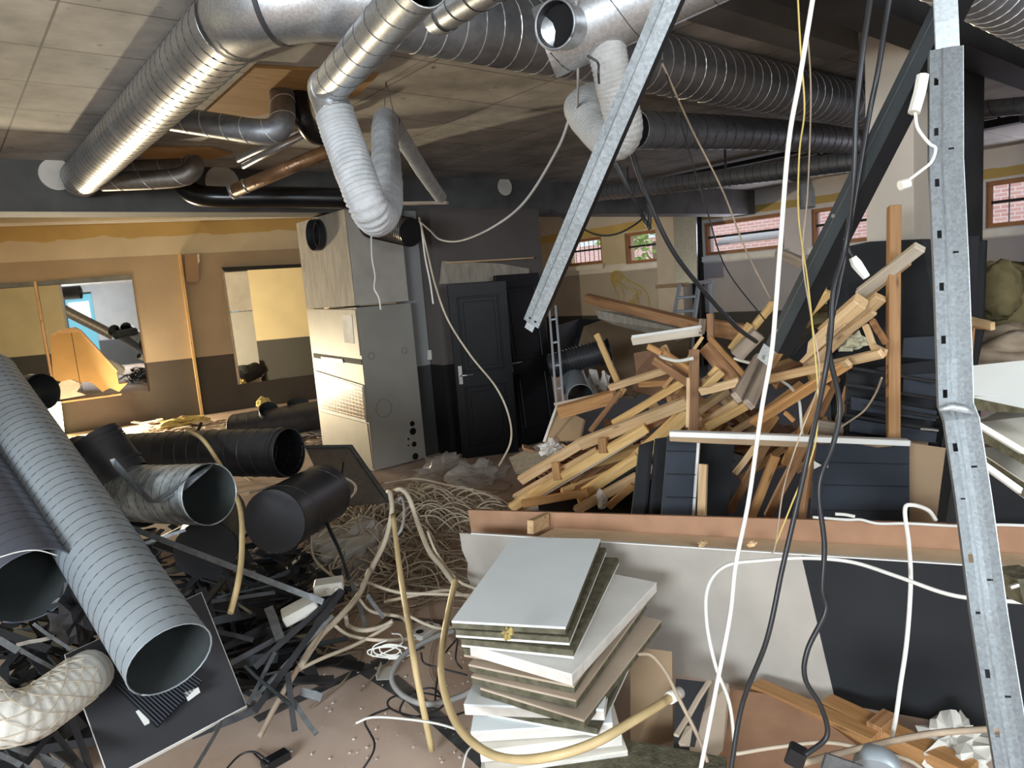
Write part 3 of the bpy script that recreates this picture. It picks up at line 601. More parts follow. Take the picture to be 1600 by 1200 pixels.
def door(label, bl, br, tl, ptilt, handle_side):
    bl = Vector(bl); br = Vector(br); u = (br-bl); w_ = u.length; u.normalize(); v = Vector(tl)-bl; h_ = v.length; v.normalize(); nrm = u.cross(v).normalized(); v = nrm.cross(u)
    if nrm.dot(CAM-bl) < 0: nrm = -nrm
    t = thing('panel_door', label, 'door', bl, 'black doors leaning on the closet')
    build('leaf', G().obox(bl, u, v, nrm, w_, h_, .04), 'door_black', t, bevel=.003)
    for (a0, a1, b0, b1) in ((.14, .86, .5, .93), (.14, .86, .07, .42)):
        o = bl+nrm*.04; x0, x1, y0, y1 = w_*a0, w_*a1, h_*b0, h_*b1; g = G(); s = .022
        g.obox(o+u*x0+v*y0, u, v, nrm, x1-x0, s, .012).obox(o+u*x0+v*(y1-s), u, v, nrm, x1-x0, s, .012).obox(o+u*x0+v*y0, u, v, nrm, s, y1-y0, .012).obox(o+u*(x1-s)+v*y0, u, v, nrm, s, y1-y0, .012)
        build('panel_moulding', g, 'door_black', t, bevel=.004)
        build('raised_panel', G().obox(o+u*(x0+.06)+v*(y0+.06), u, v, nrm, x1-x0-.12, y1-y0-.12, .008), 'door_black', t, bevel=.004)
    hx = w_*handle_side; o = bl+nrm*.04+v*(h_*.49)+u*hx
    pl = build('lock_plate', G().obox(o-u*.02-v*.1, u, v, nrm, .04, .2, .006), 'steel', t)
    s = 1 if handle_side < .5 else -1
    build('handle', G().tube([o, o+nrm*.05, o+nrm*.055+u*.03*s, o+nrm*.055+u*.13*s], .010, 8), 'steel', t, smooth=True)
b0 = PZ(722, 716); b1 = PZ(800, 706)
door('left black panelled door leaning against the closet wall', b0, b0+(b1-b0).normalized()*.64, PX(684, 447, b0.x-.11), 0, .09)
b0 = PZ(806, 700); b1 = PZ(880, 680)
door('right black panelled door with lever handle beside the wood heap', b0, b0+(b1-b0).normalized()*.66, b0+Vector((-.08, .16, 1.98)), 0, .08)
# far things: ladder, bulb drawing, cardboard, ducts by the doors
def bulb():
    t = thing('light_bulb_drawing', 'yellow outline drawing of a light bulb on the far right wall', 'wall drawing', PX(985, 490, XR-.01))
    z = lambda l: [PX(930+a/12, 400+b/12, XR-.006) for a, b in l]
    k = 0
    for l, r in (([(455, 300), (530, 380), (620, 470), (760, 530), (880, 600), (960, 700), (1005, 830), (1005, 1020)], .016), ([(365, 570), (370, 640), (410, 700), (435, 790)], .011), ([(445, 490), (500, 600), (530, 720), (530, 830)], .011),
                 ([(480, 500), (560, 590), (650, 625), (720, 605), (780, 680), (720, 760), (705, 830), (740, 870), (770, 740), (790, 860), (815, 900), (815, 800), (770, 720), (800, 660), (850, 680), (830, 725), (795, 700)], .011),
                 ([(600, 910), (640, 860), (650, 930), (680, 830), (690, 940), (720, 860), (740, 960)], .02),
                 ([(350, 290), (300, 360), (295, 460), (350, 570), (380, 560), (450, 470), (510, 400), (455, 290), (350, 290)], .014)):
        build('outline', G().tube(spline(z(l), 6), r, 5), 'cable_yellow', t); k += 1
    for i in range(7):
        a = (310+i*12, 470-i*0+i*14); b = (400+i*22, 290+i*22)
        build('thread_line', G().tube(spline(z([(300+i*12, 400+i*25), (345+i*14, 330+i*24), (400+i*18, 292+i*20)]), 5), .013, 5), 'cable_yellow', t)
bulb()
M['cable_yellow'].node_tree.nodes['Principled BSDF'].inputs['Roughness'].default_value = .6
t = thing('step_ladder', 'aluminium step ladder standing before the far pilaster', 'ladder', P(1085, 560, 9.5))
L_ = lambda l, r=.018: G().tube([P(*a) for a in l], r, 6)
build('rail', L_([(1062, 446, 9.5), (1048, 520, 9.3), (1040, 590, 9.2)], .03), 'alu', t); build('rail', L_([(1092, 442, 9.5), (1082, 520, 9.2), (1076, 590, 9.1)], .035), 'alu', t)
build('rail', L_([(1113, 440, 9.7), (1110, 520, 9.9), (1110, 590, 10)], .03), 'alu', t)
build('hoop', L_([(1092, 442, 9.6), (1112, 440, 9.7)], .03), 'alu', t); build('top_step', G().obox(P(1056, 449, 9.6), X_, Y_, Z_, .3, .35, .05), 'pine', t)
for k in range(4): build('step', L_([(1058-3*k, 465+22*k, 9.4), (1088-3*k, 463+22*k, 9.3)], .02), 'alu', t)
t = thing('aluminium_ladder', 'narrow metal ladder leaning beside the right black door', 'ladder', P(870, 700, 6.4))
build('rail', L_([(858, 480, 7.0), (876, 715, 5.9)], .012), 'alu', t); build('rail', L_([(868, 478, 7.0), (887, 712, 5.9)], .012), 'alu', t)
for k in range(6): build('rung', L_([(860+2.6*k, 500+36*k, 6.9-.17*k), (870+2.6*k, 498+36*k, 6.9-.17*k)], .01), 'alu', t)
def slab(name, label, px, mt, cat='board', th=.02, nv=None, group=None, parent=None):
    ps = [P(*a) for a in px]; n = (ps[1]-ps[0]).cross(ps[2]-ps[0]).normalized()
    if n.dot(CAM-ps[0]) > 0: n = -n
    return build(name, G().prism(ps, n*th), mt, parent, label, cat if parent is None else None, group)
slab('fallen_wallboard', 'large brown wallboard sheet lying behind the black pipe', [(892, 580, 8.2), (912, 510, 8.9), (940, 500, 9.0), (1080, 512, 8.2), (1075, 560, 7.5), (990, 620, 7), (940, 615, 7.2)], 'cardb')
slab('fallen_wallboard', 'tan board strip under the far long brown beam', [(930, 484, 8), (985, 490, 7.9), (1090, 520, 7.4), (1060, 530, 7.4), (960, 505, 7.9), (935, 495, 8)], 'taupe_board')
slab('broken_board', 'brown board with a torn edge behind the timber fork', [(990, 552, 6.6), (1025, 545, 6.5), (1110, 600, 6), (1040, 625, 6), (988, 610, 6.4), (994, 580, 6.5)], 'fibre')
slab('dark_sheet', 'dark sheet propped behind the ladder rails', [(872, 508, 8.5), (905, 498, 9), (940, 500, 9), (905, 560, 8.6), (880, 620, 8.0)], 'black_paint')
flex('corrugated_black_pipe', 'black corrugated pipe lying by the right black door', [P(862, 572, 6.9), P(905, 560, 6.8), P(952, 548, 6.7)], .115, 'duct_black', .035, .09, 'pipe', rough=0)
duct('grey_pipe', 'pale grey pipe lying under the black corrugated pipe', [P(893, 580, 7.2), P(907, 620, 6.2)], .115, 'duct_grey', None, cat='pipe')
for k, (x, y, w) in enumerate(((920, 598, 12), (932, 592, 10), (940, 600, 12), (950, 596, 10), (926, 612, 14), (944, 612, 12))):
    board('plaster_shard', 'white broken plaster shard in the gap behind the heap', P(x, y+10, 6.8), P(x+(-1)**k*w*.6, y-14, 6.9), .08, .03, 'gyps', 'shard', roll=20*k, group='plaster shards behind the heap', taper=1)
# ------------------------------------------------------------------ ceiling services
AX, AZ, AY, AR = 1.174, 3.04, 2.67, .150
el = [Vector((AX+.42-.42*math.cos(w), AY+.42-.42*math.sin(w), AZ)) for w in [i*math.pi/2/10 for i in range(11)]]
duct('spiral_duct', 'large shiny spiral duct running away under the left ceiling', [(AX, 7.0, AZ), (AX, 5, AZ), (AX, 3.6, AZ), (AX, AY+.45, AZ)], AR, 'galv', 'seam', .095, .0022)
t = thing('duct_elbow', 'large smooth metal elbow joining the two big spiral ducts', 'duct', (AX, AY, AZ))
build('casing', G().tube(el, AR+.006, 32, cap=False), 'galv', t, smooth=True)
for w in (0, 4, 10): build('joint_ring', G().tube([el[w]-(el[min(w+1, 10)]-el[max(w-1, 0)]).normalized()*.01, el[w]+(el[min(w+1, 10)]-el[max(w-1, 0)]).normalized()*.01], AR+.011, 32, cap=False), 'seam', t, smooth=True)
duct('spiral_duct', 'wide dark spiral duct running right to the beige column', [(AX+.45, AY, AZ), (3, AY, AZ), (6.6, AY, AZ)], .163, 'galv_dark', 'seam_light', .1, .003)
duct('spiral_duct', 'second dull duct running right below the wide dark duct', [PY(992, 203, 3.2), PY(1160, 208, 3.2), PY(1345, 220, 3.2)], .125, 'galv_dark', 'seam', .12)
duct('spiral_duct', 'slim bright spiral duct above the high windows', [PX(925, 304, 7), PX(1130, 278, 7), PX(1345, 250, 7)], .095, 'galv', 'seam', .09)
flex('bent_branch_duct', 'grey branch duct bending down from the slim duct above the windows', [P(1232, 268, 8.2), P(1250, 276, 8.2), P(1260, 300, 8.1), P(1262, 325, 8.1)], .085, 'flex_grey', .05, .02, 'duct')
duct('spiral_duct', 'dark spiral duct crossing the top right corner', [(2.3, .96, 2.81), (6.5, .96, 2.81)], .13, 'galv_dark', 'seam_light', .085)
duct('small_duct', 'small dull duct seen right of the dark pier', [P(1520, 172, 6), P(1610, 164, 5.6)], .07, 'galv_dark', 'seam', .2)
# big round duct coming down to the white hose
p0, p1, p2 = P(662, -30, 1.95), P(513, 138, 2.85), P(523, 178, 2.86)
duct('hanging_duct', 'bright round duct slanting down to the hanging white hose', [p0, p1], .072, 'galv', 'seam', .12, .0016)
duct('duct_elbow', 'small bright elbow between the slanting duct and the white hose', [p1+(p0-p1).normalized()*.02, p1+(p1-p0).normalized()*.03, p2], .075, 'galv', None, curve=True)
flex('flexible_hose', 'white ribbed hose hanging in a deep U from the bright elbow', [p2, P(535, 215, 2.85), P(557, 275, 2.8), P(577, 325, 2.8), P(592, 338, 2.95), P(603, 310, 3.3), P(603, 250, 3.9), P(601, 205, 4.3), P(603, 188, 4.45)], .076, 'flex_white', .02)
flex('flexible_hose', 'thin grey ribbed hose slanting down behind the U-shaped hose', [P(612, 190, 4.5), P(640, 235, 5.0), P(665, 275, 5.6), P(688, 308, 6.2)], .052, 'flex_grey', .03)
cable('hanger_wire', 'thin wire pair holding the U-shaped hose to the ceiling', [PZ(603, 128, 3.2), P(600, 175, 4.4)], .004, 'cable_grey', 'wire')
cable('hanger_wire', 'thin wire from the ceiling hook to the thin grey hose', [PZ(603, 128, 3.2), P(620, 195, 4.5)], .004, 'cable_grey', 'wire')
duct('duct_stub', 'short capped duct stub poking down at the top centre', [P(790, -35, 2.2), P(684, 30, 2.6)], .055, 'galv', 'seam', .12, open_=(True, False), rings=(.9,))
# T piece
q0, q1 = P(856, 66, 2.36), P(1170, -80, 2.2)
t = duct('duct_tee', 'bright metal duct tee with an open round mouth at the top', [q0, q0.lerp(q1, .5), q1], .115, 'galv', 'seam', .25, .002, open_=(False, True))
c = P(908, 46, 2.33); e = P(867, 38, 2.2); ax = (e-c).normalized()
build('mouth_casing', G().tube([c-ax*.02, e], .070, 28, cap=False), 'galv', t, smooth=True)
build('mouth_lining', G().tube([c-ax*.02, e], .064, 28, cap=False), 'duct_black', t, smooth=True)
build('mouth_back', G().tube([e-ax*.045, e-ax*.035], .063, 24), 'iron_black', t)
a = ax.orthogonal().normalized(); b = ax.cross(a)
build('mouth_rim', G().tube([e+(a*math.cos(w/14*math.pi)+b*math.sin(w/14*math.pi))*.071 for w in range(29)], .005, 6), 'galv_dark', t, smooth=True)
flex('flexible_hose', 'fat crumpled grey hose hanging from the duct tee', [P(945, 60, 2.32), P(955, 110, 2.35), P(968, 165, 2.4), P(975, 205, 2.45), P(957, 222, 2.5), P(925, 195, 2.6), P(908, 168, 2.7), P(925, 155, 2.9)], .064, 'flex_grey', .014, .018)
cable('strap', 'black strap end hanging on the fat crumpled hose', [P(918, 87, 2.2), P(934, 98, 2.2), P(935, 115, 2.2), P(936, 130, 2.25)], .004, 'cable_black', 'strap')
cable('chain', 'thin chain hanging from the duct tee to the crumpled hose', [P(900, 0, 2.2), P(901, 60, 2.3), P(903, 120, 2.4), P(902, 170, 2.6)], .005, 'cable_grey', 'chain')
# pipes by the plywood patches
for y_ in (3.2, 4.6, 6.0): board('duct_hanger', 'thin strap holding the slim bright duct to the ceiling', (7, y_, 2.93), (7, y_, 3.2), .03, .004, 'strip_steel', 'hanger', group='straps of the slim duct', bevel=0)
struct('trim_11', G().prism([PZ(a, b, ZC-.02) for a, b in [(318, 178), (398, 106), (520, 112), (590, 118), (560, 150), (455, 170), (400, 182)]], (0, 0, .018)), 'ply', 'orange plywood patch on the ceiling')
struct('trim_12', G().prism([PZ(a, b, ZC-.02) for a, b in [(200, 232), (330, 233), (362, 241), (330, 250), (230, 247)]], (0, 0, .018)), 'ply', 'small plywood patch near the beam')
duct('grey_elbow_duct', 'dull grey duct with upturned elbow under the plywood patch', [P(262, 184, 4.4), P(350, 198, 4.35), P(405, 206, 4.3), P(432, 202, 4.3), P(441, 185, 4.33), P(441, 150, 4.43)], .076, 'galv_dark', 'seam_light', .14, .003, curve=True)
duct('small_duct', 'dull duct stub ending beside the open end of the big spiral duct', [P(165, 268, 5.75), P(292, 264, 5.75)], .085, 'galv_brown', 'seam_light', .2, open_=(True, False))
duct('curved_duct', 'dull duct curving upward below the small plywood patch', [P(160, 284, 5.7), P(240, 281, 5.7), P(285, 276, 5.7), P(302, 264, 5.7), P(302, 254, 5.75)], .075, 'galv_brown', 'seam_light', .25, curve=True)
build('black_pipe', G().tube(spline([P(302, 262, 6.3), P(288, 285, 6.3), P(305, 303, 6.3), P(345, 308, 6.3), P(440, 308, 6.4), P(545, 310, 6.5)]), .095, 16), 'iron_black', None, 'long black pipe running along the face of the dark beam', 'pipe', smooth=True)
t = thing('black_pipe', 'thick black cast iron bend hanging through the plywood patch', 'pipe', P(500, 215, 4.6))
build('bend', G().tube(spline([P(466, 128, 4.5), P(467, 155, 4.5), P(474, 185, 4.5), P(487, 207, 4.6), P(503, 213, 4.7), P(512, 205, 4.8)]), .062, 16), 'iron_black', t, smooth=True)
build('flange', G().tube([P(466, 126, 4.5), P(466, 134, 4.5)], .09, 20), 'iron_black', t)
build('side_collar', G().tube([P(450, 165, 4.5), P(472, 162, 4.5)], .06, 16), 'iron_black', t, smooth=True)
t = thing('rusty_pipe', 'rusty brown pipe slanting below the beam face', 'pipe', P(362, 300, 5.6))
build('pipe', G().tube([P(362, 300, 5.6), P(520, 233, 5.3)], .052, 16), 'rust', t, smooth=True)
build('cuff', G().tube([P(360, 301, 5.6), P(368, 297.5, 5.6)], .058, 16), 'galv', t, smooth=True)
for x, y in ((382, 291), (488, 247)): build('strap', G().tube([P(x, y, 5.55), P(x+3, y-1.3, 5.55)], .058, 16), 'steel', t, smooth=True); 
for k, (yo, lb) in enumerate(((0, 'upper of two thin silver tubes between the rusty pipe and grey elbow'), (10, 'lower of two thin silver tubes between the rusty pipe and grey elbow'))):
    build('thin_tube', G().tube([P(372+8*k, 250+yo, 5.2), P(480, 198+yo, 4.9)], .022, 10), 'galv', None, lb, 'pipe', smooth=True)
for i, (x, y, r, lb) in enumerate(((88, 273, .13, 'round cream plastered opening in the beam behind the duct end'), (347, 286, .16, 'pale plastered opening in the beam by the rusty pipe'), (788, 292, .11, 'round cream plastered opening in the beam right of the hoses'))):
    c = PY(x, y, 7.115); build('beam_opening', G().tube([c, c-Y_*.02], r, 24), 'tile_cream', None, lb, 'opening')
board('cable_tray', 'upper black cable tray under the ceiling right of centre', (8.2, 7.0, 3.15), (8.2, 2.4, 3.15), .1, .05, 'beam_dark', 'cable tray')
board('cable_tray', 'lower wide black cable tray right of centre', (9, 7.0, 3.14), (9, 2.4, 3.14), .16, .08, 'beam_dark', 'cable tray')
for x in (862, 920, 960, 1040): 
    p = Vector((9, 2.6+(x-862)*.02, 3.17)); board('tray_hanger', 'short hanger rod between the ceiling and the black cable trays', p, Vector((p.x, p.y, 3.2)), .025, .025, 'strip_steel', 'hanger', group='tray hangers', bevel=0)
# white plaster patches etc on the ceiling right
cable('hanging_cable', 'pale cable sagging from the crumpled hose to the closet top', cpx([(892, 178, 2.7), (870, 235, 2.8), (820, 315, 3.1), (770, 355, 3.4), (720, 376, 3.8), (688, 374, 4.2), (672, 360, 4.6), (655, 345, 5.2)]), .0062, 'cable_grey')
cable('hanging_cable', 'pale cable hanging down in front of the black doors', cpx([(655, 340, 6.2), (668, 395, 6.1), (680, 445, 6.0), (700, 500, 5.9), (735, 555, 5.8), (775, 605, 5.7), (795, 650, 5.7), (798, 690, 5.8), (780, 728, 5.9)]), .0085, 'cable_cream')
cable('hanging_cable', 'thin white wires beside the grey panel edge', cpx([(658, 350, 6.4), (664, 400, 6.4), (672, 440, 6.4), (677, 475, 6.4)]), .008, 'cable_white')
cable('hanging_cable', 'thick black cable running down to the wood heap', cpx([(982, 222, 2.6), (1008, 300, 2.7), (1050, 390, 2.8), (1100, 455, 3.0), (1150, 510, 3.2), (1182, 534, 3.4)]), .0105, 'cable_black')
cable('hanging_cable', 'short black cable looped behind the thick black one', cpx([(985, 222, 2.65), (998, 270, 2.7), (1013, 310, 2.8), (1015, 345, 2.8), (1013, 356, 2.8)]), .009, 'cable_black')
cable('hanging_cable', 'short black cable nearest the slanting bright stud', cpx([(960, 250, 2.65), (985, 300, 2.7), (1005, 340, 2.8), (1016, 358, 2.8)]), .009, 'cable_black')
cable('thin_wire', 'thin dark wire slanting from the wide duct to the heap', cpx([(1035, 95, 2.6), (1075, 230, 3), (1105, 330, 3.2), (1135, 420, 3.4), (1195, 500, 3.6)]), .0035, 'cable_black', 'wire')
cable('thin_wire', 'thin tan wire slanting down past the tilted window', cpx([(1035, 100, 2.6), (1080, 200, 3), (1130, 300, 3.2), (1165, 390, 3.4), (1205, 470, 3.6)]), .004, 'cable_tan', 'wire')
cable('thin_wire', 'thin looping wire in front of the far windows', cpx([(860, 330, 7), (890, 345, 7), (930, 366, 7), (965, 365, 7), (1000, 345, 7), (1005, 330, 7)]), .009, 'cable_black', 'wire')
cable('hanging_cable', 'long white cable hanging through the whole picture', cpx([(1272, -15, 1.5), (1250, 120, 1.52), (1232, 225, 1.55), (1218, 400, 1.6), (1212, 480, 1.62), (1205, 555, 1.65), (1190, 640, 1.68), (1170, 780, 1.7), (1150, 880, 1.7), (1141, 960, 1.7), (1122, 1060, 1.7), (1092, 1215, 1.7)]), .0054, 'cable_white', dens=10)
cable('hanging_cable', 'white cable hooked over the panel near the bent stud', cpx([(1462, 812, 2.35), (1450, 797, 2.3), (1425, 789, 2.25), (1414, 797, 2.25), (1420, 850, 2.2), (1423, 910, 2.15), (1417, 1000, 2.1), (1407, 1070, 2.1), (1400, 1120, 2.1), (1392, 1160, 2.2)]), .007, 'cable_white')
cable('loose_cable', 'white cable arching across the grey and black panel', cpx([(1148, 1170, 2.3), (1140, 1100, 2.25), (1118, 1040, 2.2), (1104, 970, 2.2), (1107, 915, 2.25), (1135, 884, 2.3), (1190, 876, 2.3), (1260, 872, 2.25), (1330, 878, 2.2), (1400, 900, 2.1), (1470, 925, 2.0), (1520, 935, 1.95), (1600, 941, 1.9)]), .006, 'cable_white')
cable('hanging_cable', 'thick black cable beside the dark slanting stud', cpx([(1362, -15, 1.5), (1348, 80, 1.5), (1338, 180, 1.52), (1334, 280, 1.55), (1322, 380, 1.6), (1303, 450, 1.6), (1298, 520, 1.6), (1288, 590, 1.6), (1265, 700, 1.65), (1245, 790, 1.65), (1222, 890, 1.65), (1198, 1000, 1.65), (1160, 1100, 1.7), (1140, 1215, 1.7)]), .006, 'cable_black', dens=10)
cable('hanging_cable', 'black cable with frayed end winding down over the panel', cpx([(1392, -15, 1.6), (1372, 110, 1.62), (1356, 190, 1.65), (1325, 370, 1.66), (1310, 450, 1.66), (1295, 540, 1.66), (1312, 630, 1.68), (1303, 690, 1.68), (1280, 760, 1.68), (1288, 850, 1.68), (1285, 920, 1.68), (1290, 955, 1.68), (1262, 1015, 1.68), (1258, 1060, 1.68), (1283, 1105, 1.68), (1292, 1150, 1.68), (1258, 1180, 1.68)]), .0062, 'cable_black', dens=10)
cable('thin_wire', 'thin yellow wire hanging beside the long white cable', cpx([(1246, -15, 1.7), (1251, 80, 1.7), (1257, 170, 1.7), (1249, 240, 1.7), (1248, 340, 1.75), (1262, 440, 1.75), (1272, 540, 1.8), (1278, 620, 1.8), (1272, 700, 1.8), (1240, 780, 1.8), (1212, 850, 1.8)]), .0022, 'cable_yellow', 'wire')
cable('thin_wire', 'thin brown wire hanging close to the yellow wire', cpx([(1262, 50, 1.75), (1267, 150, 1.75), (1262, 300, 1.78), (1254, 400, 1.8), (1268, 500, 1.8), (1280, 590, 1.8), (1250, 680, 1.8), (1225, 760, 1.8), (1212, 850, 1.8), (1206, 865, 1.8)]), .002, 'cable_tan', 'wire')
t = thing('wire_connector', 'white ribbed cable connector dangling in front of the black boards', 'connector', P(1350, 430, 1.66))
build('block', G().tube([P(1332, 402, 1.66), P(1338, 412, 1.66), P(1347, 424, 1.66), P(1354, 433, 1.66)], [.009, .013, .011, .009], 8), 'plastic_white', t)
build('lead', G().tube(spline([P(1320, 372, 1.66), P(1327, 392, 1.66), P(1334, 404, 1.66)]), .004, 6), 'cable_black', t)
t = thing('lamp_holder', 'pale lamp holder with wires hanging beside the bright bent stud', 'connector', P(1412, 290, 1.4))
build('block', G().tube([P(1442, 118, 1.42), P(1437, 145, 1.42), P(1428, 176, 1.42)], .012, 8), 'plastic_white', t)
build('wire', G().tube(spline([P(1430, 176, 1.42), P(1434, 200, 1.42), P(1452, 224, 1.4), P(1462, 232, 1.4), (P(1456, 252, 1.4)), P(1440, 266, 1.4), P(1416, 284, 1.4)]), .003, 6), 'cable_white', t)
build('plug', G().tube([P(1406, 290, 1.4), P(1420, 286, 1.4)], .010, 8), 'plastic_white', t)
# ------------------------------------------------------------------ steel studs in the foreground
def stud(name, label, path, w, dpt, mt, side_mt, toward, slots=0, holes=0, tilt=0):
    """cold formed C stud: web with punched slots, two flanges with lips; path may bend"""
    pts = [Vector(p) for p in path]; t = thing(name, label, 'steel stud', min(pts, key=lambda p: p.z))
    fr = []
    for i in range(len(pts)):
        a = (pts[min(i+1, len(pts)-1)]-pts[max(i-1, 0)]).normalized()
        v = (CAM-pts[i]).normalized(); v = Matrix.Rotation(math.radians(toward), 3, a) @ v
        s = a.cross(v).normalized(); v = s.cross(a).normalized(); fr.append((a, -s, v))
    def strip(y0, y1, z0, z1):
        g = G()
        for i in range(len(pts)):
            a, s, v = fr[i]
            for (y, z) in ((y0, z0), (y1, z0), (y1, z1), (y0, z1)): g.v.append(pts[i]+s*y+v*z)
        for i in range(len(pts)-1):
            for j in range(4): g.f.append((i*4+j, i*4+(j+1) % 4, (i+1)*4+(j+1) % 4, (i+1)*4+j))
        g.f.append((0, 3, 2, 1)); n = (len(pts)-1)*4; g.f.append((n, n+1, n+2, n+3)); return g
    th = .0015; h = w/2
    # web with real slots
    web = G(); L_ = [0]
    for i in range(1, len(pts)): L_.append(L_[-1]+(pts[i]-pts[i-1]).length)
    def at(d):
        i = 0
        while i < len(pts)-2 and L_[i+1] < d: i += 1
        f = (d-L_[i])/(L_[i+1]-L_[i]); return pts[i].lerp(pts[i+1], f), fr[i][1].lerp(fr[i+1][1], f).normalized(), fr[i][2].lerp(fr[i+1][2], f).normalized()
    cols = [-h, -h*.78, -h*.5, h*.1, h*.45, h] if slots else [-h, -h*.2, 0, h]
    ds = [0.0]; ev = {}
    sp = .105
    if slots:
        d = .06; k = 0
        while d+.02 < L_[-1]:
            ds += [d, d+.016]; ev[round(d, 5)] = 1; 
            if k % 2: ds += [d+.045, d+.049]; ev[round(d+.045, 5)] = 3
            d += sp; k += 1
    ds += L_[1:]; ds = sorted(set(round(x, 5) for x in ds if x <= L_[-1]+1e-6))
    for d in ds:
        c, s, v = at(d)
        for y in cols: web.v.append(c+s*y+v*(.0025*(1 if abs(y) < h*.5 else 0)))
    k = len(cols)
    for i in range(len(ds)-1):
        for j in range(k-1):
            e_ = ev.get(ds[i])
            if e_ == 1 and j == 1: continue
            if e_ == 3 and j == 3: continue
            web.f.append((i*k+j, i*k+j+1, (i+1)*k+j+1, (i+1)*k+j))
    o = build('web', web, mt, t); md = o.modifiers.new('solid', 'SOLIDIFY'); md.thickness = .0015; md.offset = 0
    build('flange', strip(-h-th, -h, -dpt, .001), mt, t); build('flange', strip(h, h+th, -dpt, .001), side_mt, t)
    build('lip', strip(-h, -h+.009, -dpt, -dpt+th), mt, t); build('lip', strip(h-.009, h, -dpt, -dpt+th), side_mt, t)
    build('groove', strip(-h*.30, -h*.22, .001, .0032), 'strip_steel', t)
    return t, pts, fr
s1 = [P(1054, -24, 1.76), P(1054, -24, 1.76).lerp(P(830, 506, 2.5), .5), P(830, 506, 2.5)]
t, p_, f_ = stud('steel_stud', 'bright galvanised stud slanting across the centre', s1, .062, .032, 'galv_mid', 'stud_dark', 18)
a, s, v = f_[2]; e = p_[2]
build('end_tongue', G().obox(e-s*.018-v*.002, a, s, v, .03, .034, .0015), 'galv_bright', t)
for k in ((-.02, -.012), (-.02, .012), (-.075, .0)): build('hole', G().tube([e+a*k[0]+s*k[1]+v*.0026, e+a*k[0]+s*k[1]+v*.0030], .0045, 10), 'iron_black', t)
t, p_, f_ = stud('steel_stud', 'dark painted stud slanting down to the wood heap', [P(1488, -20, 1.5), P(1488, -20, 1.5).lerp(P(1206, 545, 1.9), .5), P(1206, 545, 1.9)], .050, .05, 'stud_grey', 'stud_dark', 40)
a, s, v = f_[2]; e = p_[2]
build('bracket', G().obox(e-s*.030, a, s, v, .045, .045, .003), 'galv_bright', t); build('bracket_bolt', G().tube([e+a*.03-s*.005, e+a*.03-s*.005+v*.008], .007, 8), 'steel', t)
for k in (.0, .32): build('screw', G().tube([e-a*(.05+k)-s*.01+v*.001, e-a*(.05+k)-s*.01+v*.006], .005, 8), 'steel', t)
s3 = [P(1479, 75, 1.42), P(1479, 250, 1.40), P(1487, 420, 1.38), P(1492, 560, 1.37), P(1494, 632, 1.37), P(1503, 655, 1.36), P(1522, 780, 1.34), P(1546, 960, 1.31), P(1562, 1060, 1.30), P(1588, 1220, 1.28)]
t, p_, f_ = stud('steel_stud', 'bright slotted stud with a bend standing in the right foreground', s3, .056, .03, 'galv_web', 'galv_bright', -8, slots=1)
build('crushed_fold', G().tube([P(1468, 640, 1.35), P(1485, 636, 1.345), P(1505, 640, 1.345), P(1520, 645, 1.35)], [.004, .007, .008, .004], 8), 'galv_bright', t, smooth=True)
board('steel_track', 'plain steel channel behind the top of the bent stud', P(1478, -10, 1.5), P(1482, 120, 1.5), .045, .004, 'galv_bright', 'steel channel', up=tuple(ray(1480, 60)))
# ------------------------------------------------------------------ fallen wall panel in the foreground
fb = Vector((2.44, 1.95, 0)); fd = Vector((.403, -.915, 0)).normalized(); fbk = Vector((.915, .403, 0)).normalized(); fup = (Z_*math.cos(.14)+fbk*math.sin(.14)); fn = fd.cross(fup).normalized()
if fn.dot(CAM-fb) < 0: fn = -fn
def FP(px, py, off=0.0):
    r = ray(px, py); return CAM+r*(((fb-fn*off)-CAM).dot(fn)/r.dot(fn))
t = thing('fallen_wall_panel', 'long fallen wall panel, grey left and black right, with timber top', 'wall panel', fb)
build('grey_sheet', G().prism([FP(*q) for q in [(718, 833), (1252, 868), (1306, 1099), (1060, 1056), (750, 1002), (742, 930), (730, 900), (731, 880), (722, 860)]], -fn*.022), 'taupe', t)
build('black_sheet', G().prism([FP(*q) for q in [(1252, 868), (1640, 893), (1660, 1162), (1306, 1099)]], -fn*.022), 'black_paint', t)
A, B = FP(736, 834.5), FP(1640, 892.5)
L2 = (B-A).length; ud = (B-A).normalized()
g = G().obox(FP(838, 841)-fn*.02-fup*.05, ud, -fn, fup, (B-FP(838, 841)).length, .225, .055); build('top_rail', g, 'rail_pale', t)
build('sheet_edge', G().obox(A+fup*.0005-fn*.024, ud, fn, fup, L2, .026, .005), 'edge_white', t)
build('back_sheet', G().prism([FP(731, 797, .25), FP(1640, 823, .25), FP(1640, 890, .25), FP(738, 840, .25)], -fn*.03), 'fibre', t)
build('end_block', G().obox(FP(824, 828, .03)-fup*.02, ud, -fn, fup, .035, .2, .07), 'pine', t)
for k, (x, y) in enumerate(((860, 842), (1175, 850), (1098, 849))): scrap('splinter', '', FP(x, y, .02), .03, .015, .012, 'pine', '', seed=k, parent=t)
